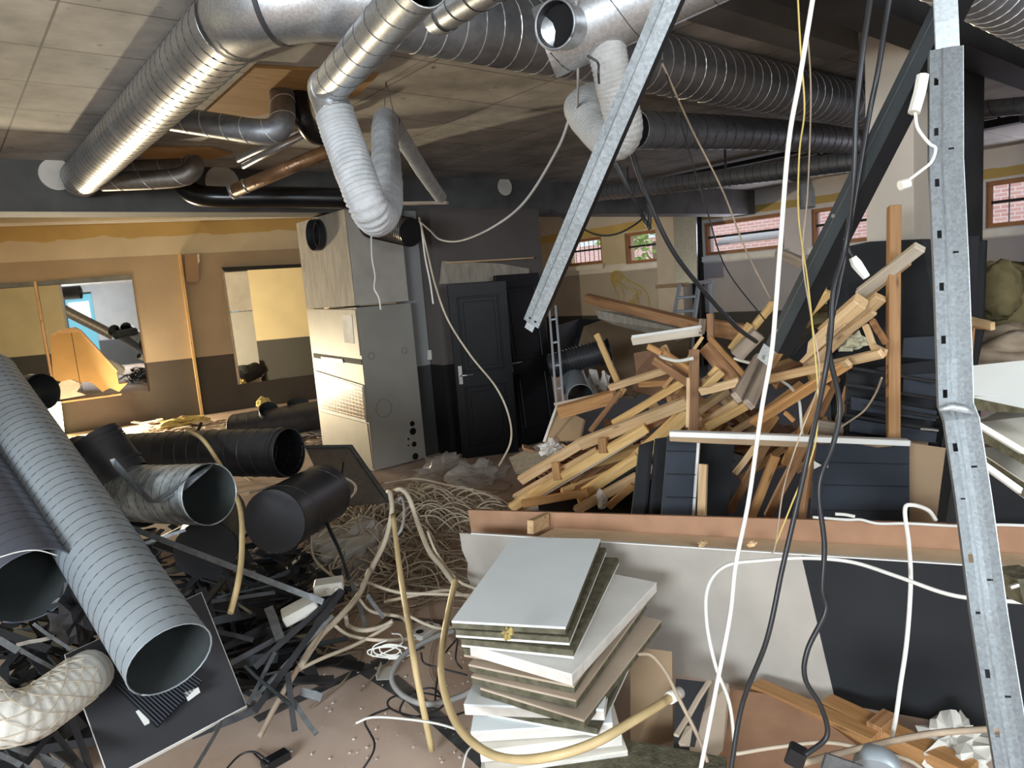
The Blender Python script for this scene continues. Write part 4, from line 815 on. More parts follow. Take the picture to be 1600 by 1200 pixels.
# ------------------------------------------------------------------ boards behind the panel
def q(name, label, px, d, mt, ext=0, **k):
    if ext: px = [px[0], px[1], (px[2][0]+(px[2][0]-px[1][0])*ext, px[2][1]+(px[2][1]-px[1][1])*ext), (px[3][0]+(px[3][0]-px[0][0])*ext, px[3][1]+(px[3][1]-px[0][1])*ext)]
    return slab(name, label, [(a, b, d if not isinstance(d, (list, tuple)) else d[i]) for i, (a, b) in enumerate(px)], mt, **k)
q('black_board', 'leftmost narrow black board behind the fallen panel', [(999, 696), (1022, 688), (1009, 815), (986, 812)], 3.95, 'black_paint', ext=.7)
q('black_board', 'second narrow black board behind the fallen panel', [(1024, 686), (1043, 683), (1033, 815), (1013, 813)], 3.9, 'black_paint', ext=.7)
t = thing('grooved_board', 'blue black grooved board with white right edge behind the panel', 'board', P(1060, 815, 3.8))
q('face', '', [(1044, 681), (1090, 683), (1081, 815), (1033, 812)], 3.8, 'blue_black', parent=t, ext=.8)
for y in (704, 740, 776): q('groove', '', [(1042, y), (1088, y+1), (1088, y+2.6), (1042, y+1.6)], 3.79, 'black_paint', parent=t, th=.002)
q('white_edge', '', [(1090, 683), (1094, 683), (1085, 815), (1081, 815)], 3.79, 'edge_white', parent=t)
q('black_board', 'wide black board beside the short timber offcut', [(1096, 683), (1149, 684), (1136, 818), (1086, 816)], 4.0, 'black_paint', ext=.6)
board('timber_offcut', 'short upright timber offcut behind the fallen panel', P(1092, 915, 3.72), P(1099, 725, 3.75), .045, .03, 'pine', 'timber')
t = thing('torn_board', 'large blue black board with torn brown top edge', 'board', P(1345, 820, 3.5))
q('face', '', [(1274, 694), (1300, 693), (1340, 694), (1372, 700), (1395, 698), (1421, 689), (1421, 950), (1262, 940)], 3.5, 'blue_black', parent=t)
q('brown_core', '', [(1270, 680), (1421, 688), (1421, 700), (1270, 702)], 3.515, 'cardb', parent=t)
q('white_tear', '', [(1272, 720), (1284, 727), (1294, 721), (1294, 731), (1284, 727), (1272, 733)], 3.49, 'gyps', parent=t, th=.003)
for y in (722, 757, 796): q('groove', '', [(1276, y), (1420, y+3), (1420, y+4), (1276, y+1)], 3.49, 'black_paint', parent=t, th=.002)
q('brown_board', 'brown board panel right of the blue black torn board', [(1421, 692), (1478, 700), (1470, 760), (1448, 940), (1421, 940)], 3.6, 'cardb')
board('ledge_board', 'long white topped ledge board across the heap behind the panel', P(1046, 677, 3.62), P(1420, 691, 3.42), .05, .028, 'edge_white', 'board')
board('ledge_board', 'brown underside strip below the white topped ledge', P(1046, 684, 3.64), P(1274, 694, 3.5), .05, .03, 'cardb', 'board')
board('timber_beam', 'brown timber lying behind the foot of the tall upright timber', P(1270, 664, 3.9), P(1448, 690, 3.8), .05, .07, 'pine_grey', 'timber')
board('timber_beam', 'thin upright brown edge beside the torn board', P(1252, 818, 3.5), P(1270, 692, 3.5), .03, .03, 'pine_brown', 'timber')
cable('loose_cable', 'white cable lying along the top of the fallen panel', [FP(x, y, .24) for x, y in ((1270, 808), (1322, 812), (1345, 812), (1372, 818), (1420, 818), (1500, 822), (1560, 820), (1620, 822))], .007, 'cable_white')
cable('loose_cable', 'short white cable on the brown back sheet', [FP(x, y, .24) for x, y in ((1305, 803), (1320, 804), (1336, 807))], .008, 'cable_white')
# black boards and drawers standing behind the heap
q('black_board', 'large black board standing behind the tall upright timber', [(1290, 392), (1356, 378), (1440, 374), (1540, 376), (1535, 520), (1500, 700), (1300, 690)], [4.35, 4.15, 3.93, 3.8, 3.8, 3.8, 4.2], 'black_paint', th=.03)
q('black_board', 'tall narrow black board leaning on the dark pier', [(1508, 370), (1530, 368), (1522, 560), (1490, 700), (1470, 700), (1505, 520)], 3.7, 'black_paint')
t = thing('black_shelf_unit', 'toppled black shelf unit with four drawers behind the bent stud', 'shelf unit', P(1420, 700, 3.8))
q('back', '', [(1325, 580), (1478, 560), (1470, 690), (1320, 690)], 3.8, 'black_paint', parent=t)
for k, y in enumerate((528, 586, 634, 668)):
    q('drawer_front', '', [(1412, y), (1466, y-3), (1464, y+34), (1410, y+30)] if k < 2 else [(1330, y-14), (1464, y+8), (1462, y+24), (1330, y+6)], 3.72, 'blue_black', parent=t, th=.015)
for y in (585, 612, 640, 660): build('rail', G().tube([P(1320, y-12, 3.74), P(1466, y+12, 3.68)], .010, 6), 'strip_black', t)
board('metal_rod', 'short silver rod end behind the bent stud', P(1438, 670, 3.6), P(1466, 673, 3.6), .012, .012, 'steel', 'rod')
t = thing('insulation_roll', 'large olive insulation roll slumped in the right corner', 'insulation', P(1575, 600, 5.0))
scrap('roll', '', P(1580, 490, 5.0), .32, .45, .34, 'olive_wool', '', seed=5, parent=t, n=(30, 22), amp=.3, smooth=True)
scrap('face', '', P(1558, 455, 4.75), .12, .14, .2, 'olive_wool', '', seed=8, amp=.2, parent=t, n=(30, 22), smooth=True)
scrap('insulation_roll', 'dark brown insulation heap at the right edge below the roll', P(1590, 560, 4.6), .4, .5, .2, 'cable_tan', 'insulation', seed=9, n=(30, 22), smooth=True)
# ceiling tiles stacked at the right edge
def rt(label, px, th, face, ed, dz=.0):
    t = thing('ceiling_tile', label, 'ceiling tile', P(*px[0]))
    ps = [P(*a) for a in px]; n = (ps[1]-ps[0]).cross(ps[3]-ps[0]).normalized()
    if n.z < 0: n = -n
    build('core', G().prism(ps, -n*th), ed, t); build('face', G().prism([p+n*.003 for p in ps], -n*.004), face, t); return t
q('white_carton', 'upright white box side at the right edge', [(1512, 572), (1610, 562), (1610, 640), (1514, 620)], [2.45, 2.2, 2.15, 2.4], 'tile_white', cat='box', th=.2)
rt('white edged tile under the white box at the right edge', [(1514, 618, 2.4), (1640, 622, 2.1), (1680, 590, 2.9), (1540, 590, 3.1)], .05, 'tile_white', 'wool')
rt('upper slanting tile with white edge right of the bent stud', [(1520, 660, 2.45), (1640, 725, 2.1), (1700, 640, 2.6), (1560, 640, 2.9)], .04, 'tile_cream', 'wool')
rt('lower slanting tile with white edge right of the bent stud', [(1520, 700, 2.45), (1640, 780, 2.1), (1700, 690, 2.6), (1560, 690, 2.9)], .04, 'tile_cream', 'wool')
q('white_strip', 'long white edge strip crossing below the upper slanting tile', [(1524, 655), (1620, 712), (1620, 722), (1524, 664)], 2.2, 'edge_white', cat='strip', th=.02)
q('white_strip', 'long white edge strip crossing below the lower slanting tile', [(1527, 712), (1620, 778), (1620, 790), (1527, 722)], 2.2, 'edge_white', cat='strip', th=.02)
q('black_sheet', 'black sheet in the gap behind the bent stud', [(1500, 705), (1640, 780), (1640, 850), (1480, 830)], 3.0, 'black_paint')
# ------------------------------------------------------------------ the timber heap
def bd(x): return 5.7-(x-800)*.0023 if x < 1200 else 4.78-(x-1200)*.0045
def T(label, x1, y1, x2, y2, px, mt='pine', off=0.0, off2=None, h=None, roll=0, name='timber', tp=0):
    d1 = bd(x1)+off; d2 = bd(x2)+(off if off2 is None else off2); w = px*((d1+d2)/2)/1100; p1, p2 = P(x1, y1, d1), P(x2, y2, d2); w *= .9
    if not roll and px > 7: roll = (26 if x2 > x1 else -26)*(.6 if h == 1 else 1)
    return board(name, label, p1, p2, w*(h or .6), w, mt, 'timber', roll, None, taper=tp, up=tuple((CAM-(p1+p2)/2).cross(p2-p1)))
T('long pale timber on top of the heap ending low at far left', 813, 751, 912, 690, 16, 'pine', -.25)
T('pale timber overlapping the top timber toward the upright post', 906, 694, 1074, 628, 20, 'pine', -.25)
T('pale timber above it running up under the forked timbers', 958, 662, 1072, 594, 12, 'pine_gold', -.1)
T('second pale timber from the left end of the heap', 804, 778, 934, 704, 13, 'pine', -.2)
T('third long pale timber with two spacer blocks beneath it', 798, 793, 1010, 668, 16, 'pine_gold', -.3)
T('small spacer block nearest the left end of the heap', 868, 722, 872, 750, 14, 'pine_orange', -.34)
T('small spacer block between long timbers mid heap', 941, 684, 943, 708, 15, 'pine_orange', -.34)
T('brown timber piece wedged behind the second spacer block', 1005, 672, 1062, 640, 12, 'pine_brown', -.05)
T('thin white trim strip under the long timbers', 842, 778, 1008, 678, 4, 'edge_white', -.2, name='trim_strip')
T('yellow timber rising from the kinked piece to the white ledge', 912, 770, 998, 714, 18, 'pine_gold', -.15)
T('broad yellow timber end catching light behind the ledge', 990, 722, 1074, 644, 24, 'pine_gold', -.1)
T('short low timber lying left to right at the heap foot', 816, 787, 920, 769, 13, 'pine_orange', -.4)
T('rough split timber in the lower middle of the heap', 900, 798, 996, 744, 16, 'pine', -.35, tp=1)
T('short orange timber beside the narrow black board', 950, 792, 990, 758, 12, 'pine_orange', -.5)
T('black board edge slanting below the yellow timber', 920, 782, 996, 728, 6, 'black_paint', -.12, name='board_strip')
t = T('thick reddish post standing upright in the middle of the heap', 1081, 790, 1085, 546, 15, 'pine_brown', -.6, h=1.0)
T('light faced timber strip alongside the upright reddish post', 1074, 668, 1076, 590, 7, 'pine', -.62)
T('timber leaning right of the post, upper of a close pair', 1095, 664, 1150, 628, 12, 'pine', -.3)
T('timber leaning right of the post, lower of a close pair', 1104, 668, 1166, 634, 14, 'pine_gold', -.45)
T('thick broken timber stub near the black door, split end', 874, 643, 962, 619, 21, 'pine_orange', -.1, tp=1, h=1)
T('grey painted slat resting on the split timber stub', 866, 632, 962, 612, 6, 'pine_grey', -.08, name='slat')
T('thin brown stick slanting down left of the heap', 922, 674, 970, 612, 8, 'pine_brown', -.25)
T('yellow lath leaning against the corrugated black pipe', 932, 522, 966, 600, 10, 'pine_gold', .2)
T('short yellow lath end below the leaning yellow lath', 966, 620, 976, 606, 9, 'pine_gold', .1)
T('pale timber pointing left beneath the timber fork', 952, 606, 1046, 577, 12, 'pine', -.1)
T('short timber block behind the pale left pointing timber', 998, 600, 1048, 598, 11, 'pine_orange', .0)
T('long brown beam reaching left in front of the wall drawing', 917, 466, 1102, 511, 17, 'pine_brown', .5, .0, h=.8)
T('brown overlapping piece at the far beam middle', 1010, 487, 1110, 508, 13, 'pine_brown', .45)
T('white painted batten pointing left below the long brown beam', 988, 532, 1097, 517, 15, 'pine_white', -.1)
T('ragged white strip nailed along the white painted batten', 988, 526, 1096, 510, 5, 'edge_white', -.13, name='strip', tp=1)
T('short dark upright timber under the bright ladder', 1111, 532, 1110, 490, 11, 'pine_brown', -.2, h=1)
T('grey offcut at the end of the white painted batten', 1096, 522, 1098, 498, 10, 'pine_grey', -.1)
T('brown plank face leaning right of the dark upright', 1112, 512, 1162, 520, 30, 'pine_brown', .1, h=.3)
T('wide dark brown plank slanting down through the fork', 1102, 540, 1158, 606, 27, 'pine_brown', -.35, h=.4)
T('orange edge timber along the wide dark brown plank', 1108, 527, 1166, 590, 9, 'pine_orange', -.4)
T('lower timber of the fork pointing up left', 1022, 562, 1078, 600, 14, 'pine_brown', -.5)
T('upper timber of the fork pointing up left', 1030, 548, 1082, 582, 13, 'pine_orange', -.3)
T('short block on the tip of the timber fork', 1012, 541, 1034, 552, 10, 'pine_orange', -.35)
T('pale block behind the timber fork tip', 1037, 540, 1050, 572, 11, 'pine', -.15)
T('thin yellow pole leaning behind the fork', 1068, 572, 1098, 526, 6, 'pine_gold', -.2)
T('thin tan stick continuing below the fork', 1036, 606, 1056, 582, 7, 'pine_orange', -.2)
T('bright timber left of the dark slanting stud', 1142, 546, 1172, 506, 12, 'pine_gold', -.3)
T('long bright timber end rising beside the dark stud', 1155, 538, 1210, 472, 13, 'pine_gold', -.2)
T('thick grey brown timber in front of the dark stud foot', 1150, 556, 1185, 520, 24, 'pine_grey', -.5)
T('small pale cut end below the wide brown plank', 1110, 588, 1122, 574, 12, 'pine_gold', -.4)
T('pale timber lying to the pair of joined brown boards', 1094, 612, 1155, 596, 14, 'pine', -.75)
T('yellow lit timber below the wide brown plank', 1100, 606, 1128, 580, 14, 'pine_gold', -.5)
T('left of two joined tan boards pointing at the viewer', 1186, 560, 1150, 622, 20, 'pine_grey', -1.0, -1.5, h=.5)
T('right of two joined tan boards pointing at the viewer', 1200, 566, 1170, 632, 20, 'pine_grey', -1.05, -1.5, h=.5)
T('thick long timber with square end below the connector', 1248, 556, 1346, 470, 24, 'pine', -.5, h=1)
T('parallel timber just right of the thick long timber', 1262, 575, 1376, 463, 20, 'pine', -.35)
T('pale top timber reaching highest beside the tall upright', 1345, 458, 1438, 386, 20, 'pine_white', -.3)
T('rough pale timber behind the pale top timber', 1330, 480, 1418, 408, 15, 'pine', -.15)
T('timber with notched end above the insulation tuft', 1320, 522, 1366, 488, 11, 'pine', -.5)
T('short strut of the triangular timber corner', 1352, 508, 1366, 545, 11, 'pine', -.6)
T('brown strut behind the triangular timber corner', 1362, 500, 1384, 536, 11, 'pine_brown', -.4)
T('long timber running left from the triangular corner', 1195, 594, 1378, 552, 15, 'pine', -.75)
T('block joining the triangular corner', 1364, 541, 1384, 552, 12, 'pine', -.7)
T('orange timber rising below the long corner timber', 1178, 662, 1326, 566, 17, 'pine_orange', -.9)
T('pale cut timber end on top of the rising orange timber', 1294, 576, 1326, 566, 14, 'pine', -.92)
T('pale timber poking up left of the black cables', 1260, 492, 1296, 456, 15, 'pine_gold', -.3)
T('yellowish timber behind the poking pale timber', 1200, 570, 1272, 446, 17, 'pine', -.35)
T('thin timber edge beside the dark stud lower end', 1206, 575, 1240, 520, 7, 'pine_orange', -.6)
T('brown plank end sloping right above the heap', 1274, 430, 1338, 462, 19, 'pine_brown', .1)
T('brown timber below the sloping plank end', 1270, 448, 1334, 480, 12, 'pine_brown', .15)
T('reddish timber piece between thin wires', 1234, 536, 1258, 488, 16, 'pine_orange', -.15)
T('grey offcut sticking up behind the dark stud', 1214, 394, 1256, 412, 17, 'pine_grey', .2)
T('tall upright timber rising high above the heap', 1394, 850, 1397, 322, 19, 'pine_orange', -.27, h=1.0)
T('thin dark strip leaning among the cut timbers', 1240, 560, 1280, 518, 18, 'black_paint', -.55, name='strip')
T('pale splinter lath beside the black strip', 1292, 533, 1320, 506, 6, 'pine', -.6, name='lath')
T('long horizontal stick crossing behind the bent stud', 1362, 497, 1551, 512, 8, 'pine_orange', .35)
T('pale end piece of the long horizontal stick', 1512, 500, 1552, 510, 14, 'pine', .3)
T('thin upright stick left under the horizontal stick', 1516, 512, 1511, 572, 4, 'pine_orange', .3)
T('thin upright stick right under the horizontal stick', 1522, 512, 1516, 572, 4, 'pine_orange', .32)
T('orange timber diving from the ledge to the panel', 1172, 812, 1212, 712, 15, 'pine_orange', -.95)
T('dark brown timber diving beside the orange one', 1200, 806, 1258, 690, 15, 'pine_brown', -.8)
T('orange brown timber slanting right of the diving pair', 1226, 726, 1290, 602, 15, 'pine_orange', -.6)
T('brown timber deep behind the black cable bend', 1256, 700, 1308, 590, 13, 'pine_brown', -.4)
T('grey brown board standing under the corner timber', 1308, 662, 1326, 598, 10, 'pine_brown', -.3)
T('light timber slanting steeply behind the ledge', 1148, 740, 1192, 682, 10, 'pine', -.7)
T('brown timber crossing behind the light steep timber', 1140, 800, 1200, 690, 13, 'pine_brown', -.55)
T('orange end block sticking out under the tan boards', 1180, 690, 1210, 648, 18, 'pine_orange', -.7)
T('small orange cross piece beneath the rising timber', 1226, 644, 1240, 658, 8, 'pine_orange', -.8)
# pieces buried in the heap, nothing in the picture tells them apart
rr = random.Random(21)
for k in range(58):
    x = rr.uniform(850, 1320); lo = 800-(x-800)*.22 if x < 1150 else 740; hi = 760-(x-800)*.52; hi = max(hi, 500)
    y = rr.uniform(min(hi+30, lo-5), lo); ang = rr.gauss(34, 9) if rr.random() < .8 else rr.gauss(120, 14); ln = rr.uniform(30, 80)
    dx, dy = math.cos(math.radians(ang))*ln, -math.sin(math.radians(ang))*ln*.8
    d0 = bd(x)+rr.uniform(.1, .5)
    p1, p2 = P(x-dx, y-dy, d0+rr.uniform(-.1, .1)), P(x+dx, y+dy, d0+rr.uniform(-.1, .25))
    if p1.z < .05: p1.z = .05
    if p2.z < .05: p2.z = .05
    board('timber', 'timber piece buried inside the heap under the other timbers', p1, p2, .05, .075, rr.choice(['pine', 'pine_orange', 'pine_brown', 'pine_brown', 'pine_gold']), 'timber', rr.uniform(0, 90), 'buried timbers of the heap', bevel=0)
g = G()
for k in range(240):
    x = rr.uniform(830, 1300); c = P(x, 795-(x-800)*.28-rr.uniform(0, 60), bd(x)+.7)
    c.z = max(.02, min(c.z, .5)); a = rr.random()*6.3; u = Vector((math.cos(a), math.sin(a), rr.uniform(-.4, .4))).normalized(); v = Z_.cross(u).normalized(); s = rr.uniform(.1, .5)
    g.obox(c, u, v, u.cross(v), s, s*.3, .02)
build('heap_shade_sheet', G().prism([PZ(a, b, .1) for a, b in [(842, 800), (835, 725), (872, 650), (905, 600), (1000, 580), (1200, 565), (1330, 590), (1440, 660), (1440, 800), (1200, 830), (960, 815)]], (0, 0, .02)), 'black_paint', None, 'added black sheet standing for the shade beneath the timber heap', 'board')  # added sheet: the dark shade under the heap put in as black colour
build('heap_rubble', g, 'pine_brown', None, 'dark rubble and board scraps under the timber heap', 'rubble', None, 'stuff')
scrap('insulation_tuft', 'pale fluffy insulation tuft caught in the timber corner', P(1332, 535, 4.0), .07, .07, .045, 'pale_wool', 'insulation', seed=3, amp=.9)
scrap('insulation_tuft', 'dull yellow insulation deep between timbers under the connector', P(1285, 495, 4.6), .12, .1, .09, 'olive_wool', 'insulation', seed=6, amp=.8)
cable('loose_cable', 'white cable loop through the timber fork', cpx([(1032, 556, 4.5), (1040, 560, 4.4), (1060, 564, 4.3), (1082, 560, 4.2)]), .012, 'cable_white')
cable('loose_cable', 'white cable from the wide plank to the dark stud foot', cpx([(1148, 560, 4.1), (1160, 564, 4.0), (1176, 568, 3.8)]), .01, 'cable_white')
cable('loose_cable', 'white cable falling behind the rising orange timber', cpx([(1221, 595, 4), (1236, 606, 3.9), (1248, 625, 3.7), (1252, 660, 3.6), (1254, 690, 3.5)]), .008, 'cable_white')
cable('thin_wire', 'tan wire bent between the tall upright and brown timber', cpx([(1378, 590, 3.4), (1368, 615, 3.5), (1350, 642, 3.6), (1322, 662, 3.7), (1308, 672, 3.7)]), .005, 'cable_tan', 'wire')
build('black_tube', G().tube([P(1322, 576, 4.0), P(1384, 588, 3.95)], .012, 8), 'strip_black', None, 'short black tube between the heap and the tall upright', 'tube', smooth=True)
# bits left of the heap
q('broken_board', 'brown board scrap with torn white edge by the black doors', [(850, 690), (870, 634), (912, 655), (905, 688)], [6.0, 6.1, 5.7, 5.6], 'cardb')
q('torn_paper_edge', 'white torn edge strip on the brown board scrap', [(848, 690), (868, 634), (871, 635), (852, 691)], 5.95, 'gyps', cat='paper', th=.004)
q('wallboard_piece', 'flat grey backed board piece at the left foot of the heap', [(795, 715), (845, 692), (870, 705), (838, 735), (805, 738)], [6.2, 6.1, 5.8, 5.6, 5.8], 'taupe_board')
scrap('plaster_lump', 'white torn plaster paper on the grey backed board piece', P(860, 700, 5.7), .1, .05, .06, 'gyps', 'plaster', seed=12, amp=.9)
scrap('plaster_lump', 'white torn plaster clump by the rough split timber', P(940, 782, 5.0), .04, .03, .06, 'gyps', 'plaster', seed=13, amp=.9)
scrap('plaster_lump', 'pale plaster bit on the floor under the heap tip', PZ(828, 797, .02), .12, .05, .02, 'gyps', 'plaster', seed=14, amp=.9)
# ------------------------------------------------------------------ big ducts lying at the left
def rimcut(name, label, a, b, r, mt, **k): return duct(name, label, [a, a.lerp(b, .5), b], r, mt, **k)
A, B = P(266, 1030, 2.55), P(-20, 590, 4.0)
rimcut('fallen_spiral_duct', 'long spiral duct with painted-in daylight sloping across the left foreground', A, B, .152, 'duct_grey', pitch=.056, wire=.0018)
A, B = P(52, 915, 2.75), P(-130, 620, 3.8)
rimcut('fallen_spiral_duct', 'dark spiral duct with painted-in bluish sheen, open end at the left edge', A, B, .165, 'duct_blue', pitch=.06, wire=.002)
duct('fallen_duct', 'black duct end behind the top of the long grey duct', [P(-40, 625, 4.6), P(66, 612, 4.3)], .11, 'duct_black', 'seam', .2, rings=(.85,))
cable('thin_wire', 'thin white wire across the dark bluish duct', [P(-5, 872, 2.5), P(30, 862, 2.48), P(60, 860, 2.5), P(90, 868, 2.55)], .0022, 'cable_white', 'wire')
t = duct('branch_duct', 'black branch duct with upturned mouth behind the grey duct', [P(232, 782, 3.75), P(170, 745, 3.95), P(120, 720, 4.1)], .15, 'duct_black', pitch=.3)
a, b = P(195, 745, 3.75), P(148, 683, 3.75)
build('branch_casing', G().tube([a, b], .125, 26, cap=False), 'duct_black', t, smooth=True); build('branch_lining', G().tube([a, b], .118, 26, cap=False), 'iron_black', t, smooth=True)
ax = (b-a).normalized()
for k in (.02, .05, .2): build('branch_ring', G().tube([b-ax*k, b-ax*(k+.015)], .131, 26, cap=False), 'duct_black', t, smooth=True)
t = duct('torn_duct', 'scraped grey duct torn open at its mouth', [P(205, 770, 3.75), P(262, 772, 3.6), P(328, 772, 3.42)], .15, 'duct_scraped', pitch=.07, wire=.002)
for nm, pl in (('torn_flap', [(172, 718, 3.4), (178, 730, 3.4), (200, 755, 3.38), (232, 786, 3.35), (240, 782, 3.33), (205, 745, 3.38), (180, 716, 3.4)]), ('torn_flap', [(232, 786, 3.33), (285, 752, 3.3), (336, 722, 3.35), (330, 730, 3.38), (290, 765, 3.33), (248, 786, 3.3)])):
    ps = [P(*x) for x in pl]; n = (ps[2]-ps[0]).cross(ps[-2]-ps[0]).normalized(); build(nm, G().prism(ps, n*.003), 'strip_steel', t)
duct('fallen_spiral_duct', 'black spiral duct lying level with open right end', [P(195, 712, 4.7), P(320, 708, 4.45), P(452, 707, 4.2)], .145, 'duct_black', pitch=.1, wire=.0035, inner='iron_black', rings=(.965,))
duct('capped_duct', 'black duct with flat grey end cap facing the viewer', [P(505, 770, 4.4), P(430, 814, 3.8)], .178, 'duct_black', 'seam', .4, open_=(True, False), cap_mat='tile_black')
duct('capped_duct', 'dark capped duct end beneath the torn duct', [P(340, 800, 4.3), P(322, 858, 3.75)], .16, 'duct_black', 'seam', .4, open_=(True, False), cap_mat='beam_dark')
cable('plastic_conduit', 'tan conduit arching over the black level duct', cpx([(290, 672, 4.4), (315, 685, 4.15), (340, 720, 4.0), (362, 760, 3.7), (376, 800, 3.4), (378, 860, 3.1), (372, 910, 2.9), (360, 958, 2.8)]), .0125, 'conduit', 'conduit')
# leaning pipe that only the mirror shows clearly
duct('leaning_duct', 'dull duct propped diagonally, seen in the large mirror', [(-2.5, 4.3, 2.95), (-1.6, 4.0, 2.2), (-.5, 3.7, 1.35)], .15, 'galv_brown', pitch=.12)
duct('ceiling_duct', 'dark duct under the ceiling, seen in the large mirror', [(-5, .6, 2.8), (-2.2, .6, 2.8)], .22, 'duct_black', pitch=.3)
flex('flexible_hose', 'pale coiled hose on the floor, seen in the large mirror', [(-1.6, 4.6, .5), (-1.0, 4.9, .75), (-.4, 5.0, .6), (-.2, 4.6, .35)], .14, 'flex_cream', .035)
flex('flexible_hose', 'cream net covered hose at the bottom left corner', [P(-60, 1075, 2.4), P(-10, 1118, 2.35), P(40, 1118, 2.4), P(85, 1092, 2.5), P(125, 1062, 2.62), P(140, 1052, 2.7)], .088, 'flex_cream', .03, .03)
hp = resample(spline([P(-60, 1075, 2.4), P(-10, 1118, 2.35), P(40, 1118, 2.4), P(85, 1092, 2.5), P(125, 1062, 2.62)], 10), .01)
hr_ = [o for o in COL.objects if o.name.startswith('flexible_hose') and o.get('label', '').startswith('cream net')][0]
for s_ in (1, -1):
    for k_ in range(9):
        g = G(); t0 = (hp[1]-hp[0]).normalized(); a = t0.orthogonal().normalized(); w_ = []
        for i in range(len(hp)):
            t_ = (hp[min(i+1, len(hp)-1)]-hp[max(i-1, 0)]).normalized(); a = (a-t_*a.dot(t_)).normalized(); b = t_.cross(a); an = s_*(i*.085)+k_*2*math.pi/9
            w_.append(hp[i]+(a*math.cos(an)+b*math.sin(an))*.091)
        build('net_cord', G().tube(w_, .0022, 4), 'cable_cream', hr_)
# black ceiling tile with grille
c4 = [P(100, 1023, 2.8), P(315, 925, 3.15), P(386, 1103, 2.87), P(170, 1218, 2.5)]
t = thing('ceiling_tile', 'black faced ceiling tile under the mouth of the long duct', 'ceiling tile', c4[3])
n = (c4[1]-c4[0]).cross(c4[3]-c4[0]).normalized()
if n.dot(CAM-c4[0]) < 0: n = -n
build('core', G().prism(c4, -n*.02), 'edge_white', t)
ins = [p.lerp(sum(c4, Vector())/4, .012)+n*.002 for p in c4]; build('black_face', G().prism(ins, -n*.003), 'tile_black', t)
u = (c4[1]-c4[0]).normalized(); v = n.cross(u)
def onT(px, py, off=.01):
    r = ray(px, py); return CAM+r*((c4[0]+n*off-CAM).dot(n)/r.dot(n))
g4 = [onT(179, 1074), (onT(222, 1040)), onT(320, 1060), onT(247, 1137)]
g4 = [onT(180, 1073), onT(250, 1020), onT(318, 1065), onT(246, 1138)]
t = thing('air_grille', 'small black slatted grille lying on the black tile', 'grille', g4[3])
build('frame', G().prism(g4, n*.008), 'plastic_black', t); gg = G()
for i in range(18):
    f = (i+.5)/18; a, b = g4[0].lerp(g4[1], f), g4[3].lerp(g4[2], f); gg.tube([a+n*.011, b+n*.011], .0022, 4)
build('slats', gg, 'duct_blue', t)
build('sheet_scrap', G().prism([onT(212, 1112, .004), onT(226, 1104, .004), onT(234, 1130, .004), onT(226, 1134, .004)], n*.002), 'edge_white', None, 'small white scrap under the black grille', 'scrap')
build('sheet_scrap', G().prism([onT(287, 1083, .016), onT(310, 1074, .016), onT(313, 1082, .016), onT(294, 1096, .016)], n*.002), 'edge_white', None, 'small white scrap right of the black grille', 'scrap')
# metal backed panel beside the cable heap
t = thing('dark_metal_panel', 'dark panel with silver rim leaning behind the cable heap', 'panel', P(600, 785, 5.0))
c5 = [(476, 698, 5.3), (548, 697, 5.3), (608, 783, 4.9), (520, 790, 4.7)]
q('sheet', '', [(a, b) for a, b, _ in c5], [d for *_, d in c5], 'galv_brown', parent=t)
pp = [P(a, b, d-.02) for a, b, d in c5]
build('rim', G().tube([pp[0], pp[1]], .012, 6).tube([pp[1], pp[2]], .016, 6), 'strip_steel', t)
build('stay', G().tube([P(536, 722, 4.9), P(530, 770, 4.7)], .008, 6), 'iron_black', t)
# ------------------------------------------------------------------ strips, angles and tubes of the left heap
def S(label, x1, y1, d1, x2, y2, d2, px, mt='strip_black', name='steel_strip', h=.25, cat='metal strip', roll=0, group=None):
    w = px*(d1+d2)/2200; p1, p2 = P(x1, y1, d1), P(x2, y2, d2)
    for p in (p1, p2):
        if p.z < .012: p.z = .012
    return board(name, label, p1, p2, w, w*h, mt, cat, roll, group, bevel=0, up=tuple((CAM-(p1+p2)/2)))
def fd_(x, y, k=0): return min(3.9, (PZ(x, y, k)-CAM).dot(c_fwd))
c_fwd = Vector((xx.z, yy.z, -dn.z))
S('grey steel channel crossing in front of the two capped ducts', 207, 826, 3.3, 505, 940, 3.15, 9, 'strip_steel')
S('long black strip fanning down left from the junction box', 398, 1112, 2.75, 535, 922, 3.25, 10)
S('second long black strip fanning left from the junction box', 398, 1043, 2.95, 532, 922, 3.3, 9)
S('third black strip fanning left, flatter than the others', 330, 1052, 3.0, 520, 950, 3.25, 8)
S('long black strip beside the left fan, lowest', 396, 1092, 2.9, 520, 962, 3.2, 6, 'strip_steel')
S('black angle standing on its end on the floor', 450, 1050, 2.95, 460, 1142, 2.9, 9, 'strip_black', h=.8)
S('grey angle leaning from the standing black angle', 458, 1096, 2.95, 494, 1147, 2.88, 8, 'strip_steel', h=.7)
S('short grey channel stub at the heap edge', 470, 1080, 3.0, 503, 1090, 3.0, 12, 'strip_steel', h=.7)
S('grey angle upright in the dark part of the heap', 420, 950, 3.2, 438, 1000, 3.1, 14, 'strip_steel', h=.5)
S('silver strip ending near the black glue track', 574, 930, 3.5, 600, 966, 3.45, 6, 'strip_steel')
S('silver strip end behind the first one on the cables', 548, 905, 3.6, 572, 978, 3.4, 6, 'strip_steel')
S('grey strip in the corner below the bluish duct', 52, 975, 2.75, 112, 1016, 2.75, 5, 'strip_steel')
S('pale green grey strip pointing at the black tile corner', 25, 1012, 2.7, 108, 1058, 2.65, 6, 'strip_steel')
S('pale strip crossing below the bluish duct mouth', 25, 1008, 2.72, 84, 996, 2.8, 6, 'galv_brown')
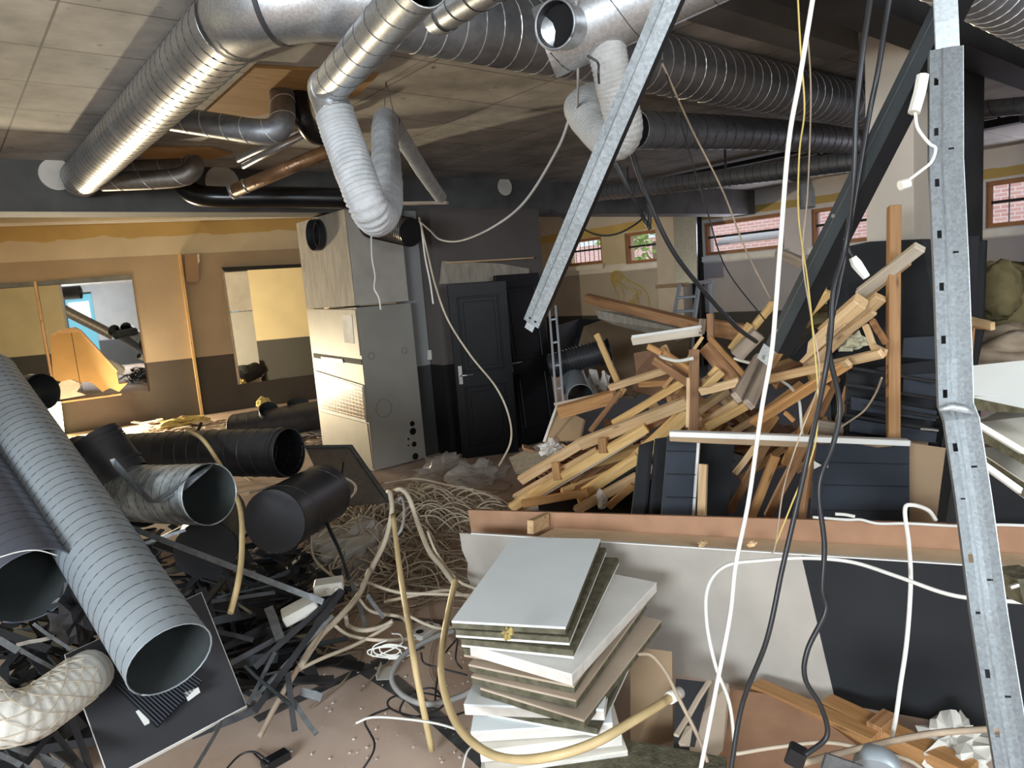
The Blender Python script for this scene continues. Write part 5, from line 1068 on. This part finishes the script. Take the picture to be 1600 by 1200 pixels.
S('dark grey channel at the far left below the duct', -10, 995, 2.6, 28, 1018, 2.6, 10, 'strip_steel')
S('dark strip in the bottom left corner rising right', 32, 1205, 2.35, 82, 1142, 2.55, 9)
S('dark strip falling right from below the cream hose', 82, 1140, 2.6, 132, 1205, 2.4, 9)
S('dark strip left of the black tile near the bottom', 112, 1120, 2.65, 142, 1205, 2.4, 10)
S('long grey strip low in the bottom left corner', -10, 1155, 2.5, 100, 1198, 2.4, 9, 'strip_steel')
S('second grey strip low in the bottom left corner', -10, 1175, 2.4, 70, 1215, 2.35, 8, 'strip_steel')
S('silver tube leaning below the black tile corner', 302, 1205, 2.5, 347, 1128, 2.75, 6, 'galv', name='metal_tube', h=1)
S('black strip lying under the black tile right corner', 300, 1150, 2.75, 400, 1108, 2.85, 12)
S('black strip above the black tile, pointing right', 330, 985, 3.1, 396, 1000, 3.1, 7)
S('black strip beneath the grey channel in the left heap', 330, 940, 3.2, 430, 925, 3.3, 6)
S('pale edged strip between tile and left fan', 388, 1100, 2.8, 430, 1020, 3.0, 6, 'strip_steel')
S('thin black strip from black duct down to the tile', 350, 880, 3.3, 372, 960, 3.1, 6)
S('strip hanging below the torn duct to the left', 222, 850, 3.5, 290, 828, 3.6, 5, 'strip_steel')
rr = random.Random(5)
for k in range(70):
    if k < 42: x, y = rr.uniform(300, 470), rr.uniform(880, 1075)
    elif k < 58: x, y = rr.uniform(0, 150), rr.uniform(975, 1190)
    else: x, y = rr.uniform(230, 460), rr.uniform(840, 930)
    c = PZ(x, y, rr.uniform(.03, .35)); a = rr.uniform(0, 3.14); u = Vector((math.cos(a), math.sin(a), rr.uniform(-.25, .25))); l = rr.uniform(.15, .42)
    p1, p2 = c-u*l, c+u*l; p1.z = max(.02, p1.z); p2.z = max(.02, p2.z)
    board('steel_strip', 'short dark metal strip lost among others in the left heap', p1, p2, rr.uniform(.02, .045), .012, rr.choice(['strip_black', 'strip_black', 'beam_dark', 'stud_grey']), 'metal strip', rr.uniform(0, 180), 'dark strips of the left heap', bevel=0)
g = G()
for k in range(420):
    if k < 200: x, y = rr.uniform(300, 480), rr.uniform(860, 1060)
    elif k < 330: x, y = rr.uniform(-20, 170), rr.uniform(940, 1130)
    else: x, y = rr.uniform(180, 480), rr.uniform(790, 900)
    c = PZ(x, y, rr.uniform(.01, .28)); a = rr.random()*6.3; u = Vector((math.cos(a), math.sin(a), rr.uniform(-.7, .7))).normalized(); v = Z_.cross(u).normalized(); s = rr.uniform(.08, .3)
    g.obox(c, u, v, u.cross(v), s, s*rr.uniform(.15, .5), .008)
build('dark_scrap_heap', g, 'beam_dark', None, 'dark metal and board scraps filling the left heap', 'scrap', None, 'stuff')
scrap('black_bag', 'crumpled black plastic beneath the bluish duct', P(118, 960, 2.9), .08, .08, .12, 'duct_black', 'plastic', seed=31, amp=.8)
# ------------------------------------------------------------------ cable heap
def tangle(seed, cnt, radii, zs, mtn, label):
    g = G(); rr = random.Random(seed)
    for k in range(cnt):
        cx_ = min(735, max(485, rr.gauss(618, 62))); cy_ = min(930, max(745, rr.gauss(850, 45)))
        hd = rr.choice([0, math.pi])+rr.gauss(-.5, .55); x = PZ(cx_, cy_, 0); cu = rr.gauss(0, .22); pts = []
        for j in range(13):
            q_ = (x-PZ(620, 840, 0)); top = max(0, 1-(q_.x**2+q_.y**2)/1.3)*zs
            pts.append(Vector((x.x, x.y, .012+top*(.25+.75*abs(math.sin(j*.6+k)))))); cu += rr.gauss(0, .1); hd += cu; x = x+Vector((math.cos(hd), math.sin(hd), 0))*.11
        g.tube(spline(pts, 4), rr.choice(radii), 5, cap=False)
    build('cable_tangle', g, mtn, None, label, 'cables', None, 'stuff', smooth=True)
tangle(9, 190, [.004, .005, .0065], .26, 'cable_tan', 'dense tangle of dusty tan cables heaped on the floor')
tangle(19, 75, [.0045, .006], .34, 'cable_cream', 'paler cables woven through the dusty cable heap')
scrap('dusty_sheet', 'dusty crumpled film under the cable heap', PZ(560, 855, .1), .35, .3, .16, 'taupe', 'film', seed=41, amp=.5)
def CB(label, l, r, mt='cable_cream', name='loose_cable', cat='cable'):
    return cable(name, label, cpx([(a, b, min(c, ((PZ(a, b, .012)-CAM).dot(c_fwd)) if b > 500 else c)) for a, b, c in l]), r, mt, cat)
CB('thick cream cable rising over the heap, left branch', [(572, 905, 3.9), (585, 880, 3.9), (602, 845, 4.0), (612, 800, 4.1), (610, 772, 4.2), (606, 768, 4.3)], .015, 'cable_cream')
CB('thick cream cable arching right over the heap', [(614, 768, 4.3), (628, 765, 4.2), (640, 780, 4.1), (652, 815, 4.0), (670, 860, 3.8), (690, 885, 3.7), (712, 915, 3.6)], .015, 'cable_cream')
CB('cream cable sweeping from the heap down to bottom left', [(578, 890, 3.7), (560, 930, 3.5), (530, 965, 3.3), (500, 995, 3.2), (470, 1040, 3.0)], .014, 'cable_cream')
CB('grey cable hook right of the thick cream arch', [(620, 785, 4.2), (628, 778, 4.2), (632, 800, 4.1), (628, 825, 4.0), (618, 840, 4.0)], .009, 'cable_grey')
CB('cream cable running right of the arch to the tile stack', [(668, 830, 3.9), (680, 860, 3.8), (700, 890, 3.7), (720, 910, 3.6), (745, 920, 3.5)], .008, 'cable_cream')
CB('loop of pale cable above the black duct end', [(470, 752, 4.3), (480, 742, 4.3), (510, 740, 4.4), (545, 750, 4.5), (556, 765, 4.5), (540, 785, 4.4)], .009, 'cable_cream')
CB('pale cable loop left of the dark metal panel', [(502, 790, 4.2), (508, 760, 4.3), (520, 744, 4.4), (505, 775, 4.3), (498, 800, 4.2)], .008, 'cable_cream')
CB('cable loop bulging left of the cable heap', [(505, 800, 4.1), (488, 830, 4.0), (490, 870, 3.9), (520, 900, 3.7), (560, 915, 3.6)], .008, 'cable_tan')
CB('black cable strand running down from the panel stay', [(500, 780, 4.3), (512, 820, 4.1), (530, 860, 3.9), (545, 905, 3.7)], .012, 'cable_black')
CB('grey cable lying along the back edge of the heap', [(600, 755, 4.9), (650, 748, 5.0), (700, 758, 4.9), (740, 765, 4.8)], .008, 'cable_tan')
CB('pale cable from the level duct toward the panel', [(390, 770, 4.1), (440, 757, 4.2), (480, 760, 4.3), (505, 775, 4.3)], .008, 'cable_cream')
CB('cream cable curving on the floor near the glue cross', [(540, 962, 3.5), (545, 978, 3.5), (570, 985, 3.4), (600, 978, 3.4), (614, 970, 3.4)], .012, 'cable_cream')
CB('long cream cable crossing the floor left of the glue cross', [(455, 1052, 3.0), (500, 1030, 3.1), (560, 1005, 3.3), (612, 975, 3.4)], .009, 'cable_cream')
CB('cream cable bending left on the open floor', [(560, 935, 3.5), (580, 955, 3.5), (628, 965, 3.5), (640, 985, 3.4)], .009, 'cable_cream')
CB('pale cable running to the junction box on the floor', [(520, 975, 3.4), (545, 992, 3.4), (590, 1000, 3.3), (650, 998, 3.3)], .009, 'cable_cream')
CB('pale cable running right toward the tile stack', [(635, 960, 3.5), (665, 975, 3.4), (690, 982, 3.4), (715, 980, 3.4)], .008, 'cable_cream')
CB('brown tinted cable lying along the floor to the tiles', [(600, 940, 3.6), (650, 930, 3.6), (700, 922, 3.6), (735, 935, 3.6)], .009, 'cable_tan')
CB('cable crossing right of the heap toward the grey panel', [(560, 905, 3.7), (620, 925, 3.6), (680, 928, 3.6), (735, 930, 3.6)], .009, 'cable_cream')
CB('grey cable loop in front of the tile stack', [(755, 1068, 3.0), (720, 1088, 2.95), (670, 1100, 2.9), (635, 1090, 2.95), (615, 1070, 3.0), (614, 1050, 3.05), (635, 1020, 3.15), (680, 995, 3.25), (710, 985, 3.3)], .0125, 'cable_grey')
CB('thin black cable coiled on the floor', [(735, 1110, 2.9), (690, 1122, 2.85), (640, 1118, 2.85), (608, 1105, 2.9), (612, 1090, 2.95), (650, 1082, 3.0), (690, 1090, 2.95), (690, 1105, 2.9), (650, 1120, 2.85), (625, 1112, 2.85), (640, 1085, 3.0), (675, 1075, 3.0), (692, 1090, 2.9)], .0045, 'cable_black')
CB('thin black cable wandering down to the bottom edge', [(610, 1106, 2.9), (580, 1118, 2.85), (570, 1128, 2.8), (578, 1145, 2.75), (585, 1160, 2.7), (582, 1178, 2.65), (565, 1205, 2.6)], .0045, 'cable_black')
CB('thin black cable rising beside the tile stack', [(680, 1095, 2.9), (682, 1070, 3.0), (690, 1030, 3.1), (708, 1005, 3.2), (715, 1000, 3.2), (712, 1030, 3.1), (722, 1045, 3.1)], .0045, 'cable_black')
CB('thin black cable along the wall side of the floor', [(658, 1020, 3.15), (662, 1035, 3.1), (680, 1042, 3.1), (730, 1055, 3.05)], .0045, 'cable_black')
CB('thin white cable curved on the open floor', [(556, 1130, 2.8), (580, 1121, 2.8), (620, 1122, 2.8), (680, 1130, 2.8), (722, 1142, 2.8)], .005, 'cable_white')
CB('thin white cable by the foot of the tiles', [(745, 1160, 2.7), (730, 1175, 2.65), (722, 1205, 2.6)], .004, 'cable_white')
CB('thin black cable curve near the bottom edge', [(350, 1205, 2.6), (375, 1180, 2.7), (398, 1175, 2.7), (420, 1190, 2.65)], .004, 'cable_black')
CB('tan bar shaped conduit lying below the left fan', [(405, 1152, 2.8), (435, 1095, 2.9), (462, 1050, 3.0), (505, 980, 3.2)], .012, 'cable_tan', 'conduit', 'conduit')
g = [(640+14*math.cos(w*.9)*(1+.1*w % 2), 1012+9*math.sin(w*.9)+.3*w, 3.2) for w in range(24)]
CB('small coil of thin white cable on the open floor', [(a-28, b+2, d) for a, b, d in g], .0035, 'cable_white')
CB('loose loop of thin white cable left of the small coil', [(612, 990, 3.3), (626, 992, 3.3), (628, 1005, 3.2), (600, 1020, 3.2), (582, 1025, 3.2), (584, 1010, 3.2), (605, 1000, 3.2)], .0035, 'cable_white')
# yellow conduits
cable('plastic_conduit', 'straight yellow conduit standing on the floor at centre', [P(614, 805, 3.9), P(626, 900, 3.4), P(640, 985, 3.0), P(652, 1060, 2.8), PZ(675, 1172, .02)], .0145, 'conduit', 'conduit')
cable('plastic_conduit', 'curved yellow conduit sweeping in front of the tile stack', cpx([(712, 905, 3.3), (703, 945, 3.15), (693, 1000, 2.9), (689, 1050, 2.7), (698, 1095, 2.55), (718, 1138, 2.4), (755, 1172, 2.25), (800, 1186, 2.1), (860, 1182, 2.0), (930, 1160, 2.0), (1000, 1120, 2.1), (1052, 1088, 2.25)]), .0145, 'conduit', 'conduit')
build('conduit_coupling', G().tube([P(1046, 1091, 2.23), P(1062, 1082, 2.28)], .019, 12), 'plastic_white', None, 'white coupling on the end of the curved yellow conduit', 'coupling', smooth=True)
# boxes
def bx(name, label, c, ang, sx, sy, sz, mt, cat='box', tilt=0):
    c = Vector(c); u = Vector((math.cos(ang), math.sin(ang), tilt)).normalized(); v = Z_.cross(u).normalized(); w = u.cross(v); t = thing(name, label, cat, c)
    build('body', G().obox(c-u*sx/2-v*sy/2, u, v, w, sx, sy, sz), mt, t, bevel=.006); return t, u, v, w, c
t, u, v, w, c = bx('junction_box', 'beige three hole junction box on the cable heap edge', P(515, 925, 3.5), -.5, .14, .10, .06, 'plastic_white')
for k in (-1, 0, 1): build('gland', G().tube([c+u*k*.04-v*.05+w*.03, c+u*k*.04-v*.062+w*.03], .014, 12), 'plastic_white', t)
t, u, v, w, c = bx('socket_box', 'white plastic box with clips in the dark strips', P(472, 960, 3.25), -.3, .16, .12, .05, 'plastic_white', tilt=.3)
t, u, v, w, c = bx('socket_box', 'broken white socket plate on the open floor', PZ(664, 990, 0), .3, .16, .10, .03, 'plastic_white')
for k in (-.04, .04): build('socket_hole', G().tube([c+u*k+w*.03, c+u*k+w*.032], .022, 14), 'beam_dark', t)
t = thing('metal_bracket', 'small U shaped metal bracket on the glue track', 'bracket', PZ(603, 1050, .0))
c = PZ(603, 1052, .004); u = Vector((.75, -.65, 0)); v = Vector((.65, .75, 0))
build('base', G().obox(c-u*.035-v*.06, u, v, Z_, .07, .12, .003), 'plastic_white', t); build('side', G().obox(c-u*.035-v*.06, u, v, Z_, .003, .12, .03), 'plastic_white', t); build('side', G().obox(c+u*.032-v*.06, u, v, Z_, .003, .12, .03), 'plastic_white', t)
t, u, v, w, c = bx('power_adapter', 'black power adapter lying at the bottom edge', PZ(432, 1193, 0), .1, .11, .06, .035, 'plastic_black', 'adapter')
build('cord', G().tube(spline([c-u*.05+w*.015, PZ(410, 1190, .02), PZ(395, 1175, .01)]), .004, 6), 'plastic_black', t)
build('contact', G().tube([c+u*.055+w*.018, c+u*.07+w*.018], .008, 8), 'steel', t)
# crumpled plastic film by the cabinet
for k, (x, y, sx, sz, lb) in enumerate(((690, 735, .28, .12, 'crumpled clear plastic film beside the cabinet foot'), (745, 745, .30, .13, 'crumpled clear plastic film in front of the left black door'))):
    scrap('plastic_film', lb, PZ(x, y, .06), sx, .18, sz, 'film', 'plastic film', seed=50+k, amp=.8, n=(20, 14))
rr = random.Random(77)
g = G()
for k in range(330):
    x, y = (rr.uniform(480, 760), rr.uniform(940, 1190)) if k < 130 else (rr.uniform(620, 830), rr.uniform(715, 800))
    c = PZ(x, y, .002); a = rr.random()*6.3; u = Vector((math.cos(a), math.sin(a), 0)); v = Z_.cross(u); s = rr.uniform(.003, .012)
    g.obox(c, u, v, Z_, s, s*.6, s*.4)
build('floor_crumbs', g, 'gyps', None, 'pale plaster crumbs scattered over the floor', 'crumbs', None, 'stuff')
# ------------------------------------------------------------------ stack of ceiling tiles
def tile(label, c, yaw, z, w=.42, l=.84, th=.032, face='tile_white', up=True, tilt=(0, 0), core='wool', fth=.008):
    """mineral wool tile with a painted face sheet on top or underneath; c = front left corner on plan"""
    R_ = Matrix.Rotation(yaw, 3, 'Z') @ Matrix.Rotation(tilt[0], 3, 'X') @ Matrix.Rotation(tilt[1], 3, 'Y')
    u, v, n3 = R_ @ X_, R_ @ Y_, R_ @ Z_; o = Vector((c[0], c[1], z)); t = thing('ceiling_tile', label, 'ceiling tile', o)
    if up: build('core', G().obox(o, u, v, n3, w, l, th-fth), core, t, bevel=.002); build('face', G().obox(o+n3*(th-fth), u, v, n3, w, l, fth), face, t, bevel=.001)
    else: build('face', G().obox(o, u, v, n3, w, l, fth), face, t, bevel=.001); build('core', G().obox(o+n3*fth, u, v, n3, w, l, th-fth), core, t, bevel=.002)
    return t
fl, fr_, br = PZ(705, 968, .65), PZ(888, 978, .65), PZ(985, 837, .65)
yaw = math.atan2((fr_-fl).y, (fr_-fl).x)
uu = Vector((math.cos(yaw), math.sin(yaw), 0)); vv = Vector((-math.sin(yaw), math.cos(yaw), 0))
def tc(a, b): return fl+uu*a+vv*b
st = [  # label, offsets a b, turn in degrees, face up, face material, tilt, thickness, core, length
    ('topmost tile of the stack, smooth pale blue white face', 0, 0, 0, 1, 'tile_white', (0, 0), .030, 'wool', .86),
    ('second tile of the stack, dark edge just under the top', .012, .0, -1, 0, 'edge_white', (0, 0), .030, 'wool', .85),
    ('third tile of the stack, thin white underside', .03, .0, -4, 0, 'edge_white', (0, 0), .032, 'wool', .84),
    ('fourth tile of the stack, white front corner poking out', .05, .03, -17, 1, 'edge_white', (0, .03), .045, 'gyps', .80),
    ('fifth tile of the stack, thick dark wool front', .0, .09, -9, 0, 'tile_tan', (0, 0), .036, 'wool', .8),
    ('sixth tile of the stack, tan face fanned to the right', .03, .05, -11, 1, 'tile_tan', (0, .01), .030, 'wool', .82),
    ('seventh tile of the stack, brown face with white rim', .045, .03, -13, 1, 'tile_tan', (0, 0), .034, 'wool', .8),
    ('eighth tile of the stack, swung far to the right', .08, .02, -16, 1, 'tile_tan', (0, .03), .034, 'wool', .78),
    ('ninth tile of the stack, bright white broken front edge', .03, -.03, 3, 1, 'tile_white', (.02, -.02), .045, 'gyps', .7),
    ('tenth tile of the stack, olive wool front below the white one', .10, .03, -8, 0, 'edge_white', (0, 0), .032, 'wool', .7),
    ('eleventh tile of the stack, broad white sloping face', .06, -.06, 12, 1, 'tile_white', (.05, -.03), .045, 'gyps', .7),
    ('twelfth tile of the stack, cream face with stained ridge', .10, -.09, 17, 1, 'tile_cream', (.05, -.03), .05, 'gyps', .7),
    ('thirteenth tile of the stack, cream with ragged right end', .13, -.13, 21, 1, 'tile_cream', (.04, -.02), .05, 'gyps', .7),
    ('lowest tile of the stack, resting on the floor', .10, -.13, 14, 1, 'tile_cream', (0, 0), .05, 'gyps', .7),
]
z = .65
for lb, a, b, dy, up, fm, tl, th, cm, ln in st:
    z -= th+.005
    if z < .004: z = .004
    c = tc(a, b); tile(lb, (c.x, c.y), yaw+math.radians(dy), z, face=fm, up=bool(up), tilt=tl, th=th, w=(.52 if cm == 'gyps' and z < .3 else .43), l=ln, core=cm, fth=.009)
z = .6
scrap('yellow_tuft', 'small yellow insulation tuft between the upper stack tiles', P(794, 990, 2.36), .02, .015, .02, 'yellow_wool', 'insulation', seed=71, amp=1)
q('leaning_tile', 'tall tan tile standing behind the right side of the stack', [(985, 1010), (1050, 1018), (1052, 1180), (985, 1190)], [3.0, 2.95, 2.8, 2.75], 'cardb', cat='ceiling tile', th=.035)
q('leaning_tile', 'dark faced tile leaning right of the tall tan tile', [(1056, 1060), (1108, 1066), (1085, 1165), (1052, 1172)], [2.9, 2.85, 2.6, 2.6], 'tile_black', cat='ceiling tile', th=.02)
q('leaning_tile', 'brown faced tile leaning under the edge of the grey panel', [(1108, 1062), (1138, 1068), (1128, 1185), (1060, 1160)], [2.95, 2.9, 2.6, 2.6], 'tile_tan', cat='ceiling tile', th=.03)
board('tile_edge_strip', 'thin dark edged strip in front of the leaning tiles', P(1056, 1150, 2.5), P(1108, 1064, 2.75), .02, .012, 'tile_tan', 'strip')
c = PZ(836, 1192, .0); tile('wool edged tile lying flat along the bottom edge', (PZ(836, 1222, .12).x, PZ(836, 1222, .12).y), yaw-.12, .10, w=.62, l=.3, face='wool', th=.03)
# ------------------------------------------------------------------ bottom right corner
def fp(x, y, z=.03): return PZ(x, y, z)
board('floor_timber', 'orange brown timber lying under the grey and black panel', fp(1180, 1075, .06), fp(1370, 1160, .06), .08, .06, 'pine_orange', 'timber')
board('floor_timber', 'second brown timber lying against the panel foot', fp(1290, 1100, .06), fp(1520, 1210, .06), .09, .06, 'pine_orange', 'timber')
board('floor_timber', 'short brown offcut under the middle of the panel', fp(1365, 1140, .09), fp(1392, 1118, .09), .06, .04, 'pine_brown', 'timber')
board('floor_timber', 'dark brown timber below the grey panel corner', fp(1230, 1090, .03), fp(1300, 1125, .03), .06, .04, 'pine_brown', 'timber')
q('fibre_sheet', 'brown fibreboard sheet on the floor below the panel', [(1130, 1075), (1240, 1090), (1400, 1210), (1110, 1215)], [3.0, 2.9, 2.45, 2.5], 'fibre', th=.01)
cable('bent_conduit', 'tan conduit stick crossing the bottom right', cpx([(1255, 1192, 2.0), (1350, 1168, 2.05), (1450, 1147, 2.1), (1560, 1138, 2.1)]), .010, 'cable_tan', 'conduit')
cable('loose_cable', 'pale cable curving across the bottom right', cpx([(1150, 1178, 2.2), (1210, 1168, 2.2), (1290, 1160, 2.2), (1360, 1172, 2.15), (1420, 1188, 2.1), (1450, 1210, 2.05)]), .006, 'cable_cream')
cable('loose_cable', 'grey brown cable from the tall tan tile to the bottom', cpx([(998, 1022, 2.3), (1018, 1024, 2.25), (1040, 1050, 2.2), (1060, 1090, 2.15), (1090, 1150, 2.1), (1105, 1190, 2.1)]), .006, 'cable_tan')
scrap('plastic_bag', 'crumpled white plastic bag beside the bent stud foot', fp(1490, 1165, .05), .16, .1, .06, 'plastic_white', 'plastic bag', seed=81, amp=.9, n=(18, 12))
t, u, v, w, c = bx('handheld_device', 'black device with yellow label at the bottom right', P(1240, 1192, 1.95), 1.9, .05, .05, .05, 'plastic_black', 'device', tilt=.3)
build('label_plate', G().obox(c-u*.026-v*.012+w*.03, v, w, u, .02, .012, .001), 'yellow_wool', t)
q('metal_cover', 'pale metal cover plate at the bottom edge', [(1292, 1178), (1350, 1198), (1350, 1225), (1280, 1215)], 1.95, 'strip_steel', cat='plate', th=.01)
build('dome_cover', G().tube([P(1370, 1215, 2.0), P(1372, 1185, 2.05), P(1376, 1176, 2.06)], [.07, .06, .02], 20), 'duct_grey', None, 'round grey dome under the hooked white cable', 'cover', smooth=True)
t = thing('concrete_block', 'olive block corner at the right edge with a small bolt', 'block', P(1600, 940, 1.6))
q('body', '', [(1590, 905), (1640, 900), (1640, 960), (1600, 945)], 1.6, 'wool', parent=t, th=.1)
build('bolt', G().tube([P(1578, 918, 1.6), P(1590, 914, 1.6)], .006, 8), 'steel', t)
# writing on the notices in the shop window, seen reversed in the mirror
t = thing('window_notice', 'white sheets with printed lines taped to the shop window', 'notice', (-3.9, -3.98, 1.9))
build('sheet', G().box((-4.2, -4.0, 1.95), (-3.45, -3.99, 2.6)), 'tile_white', t)
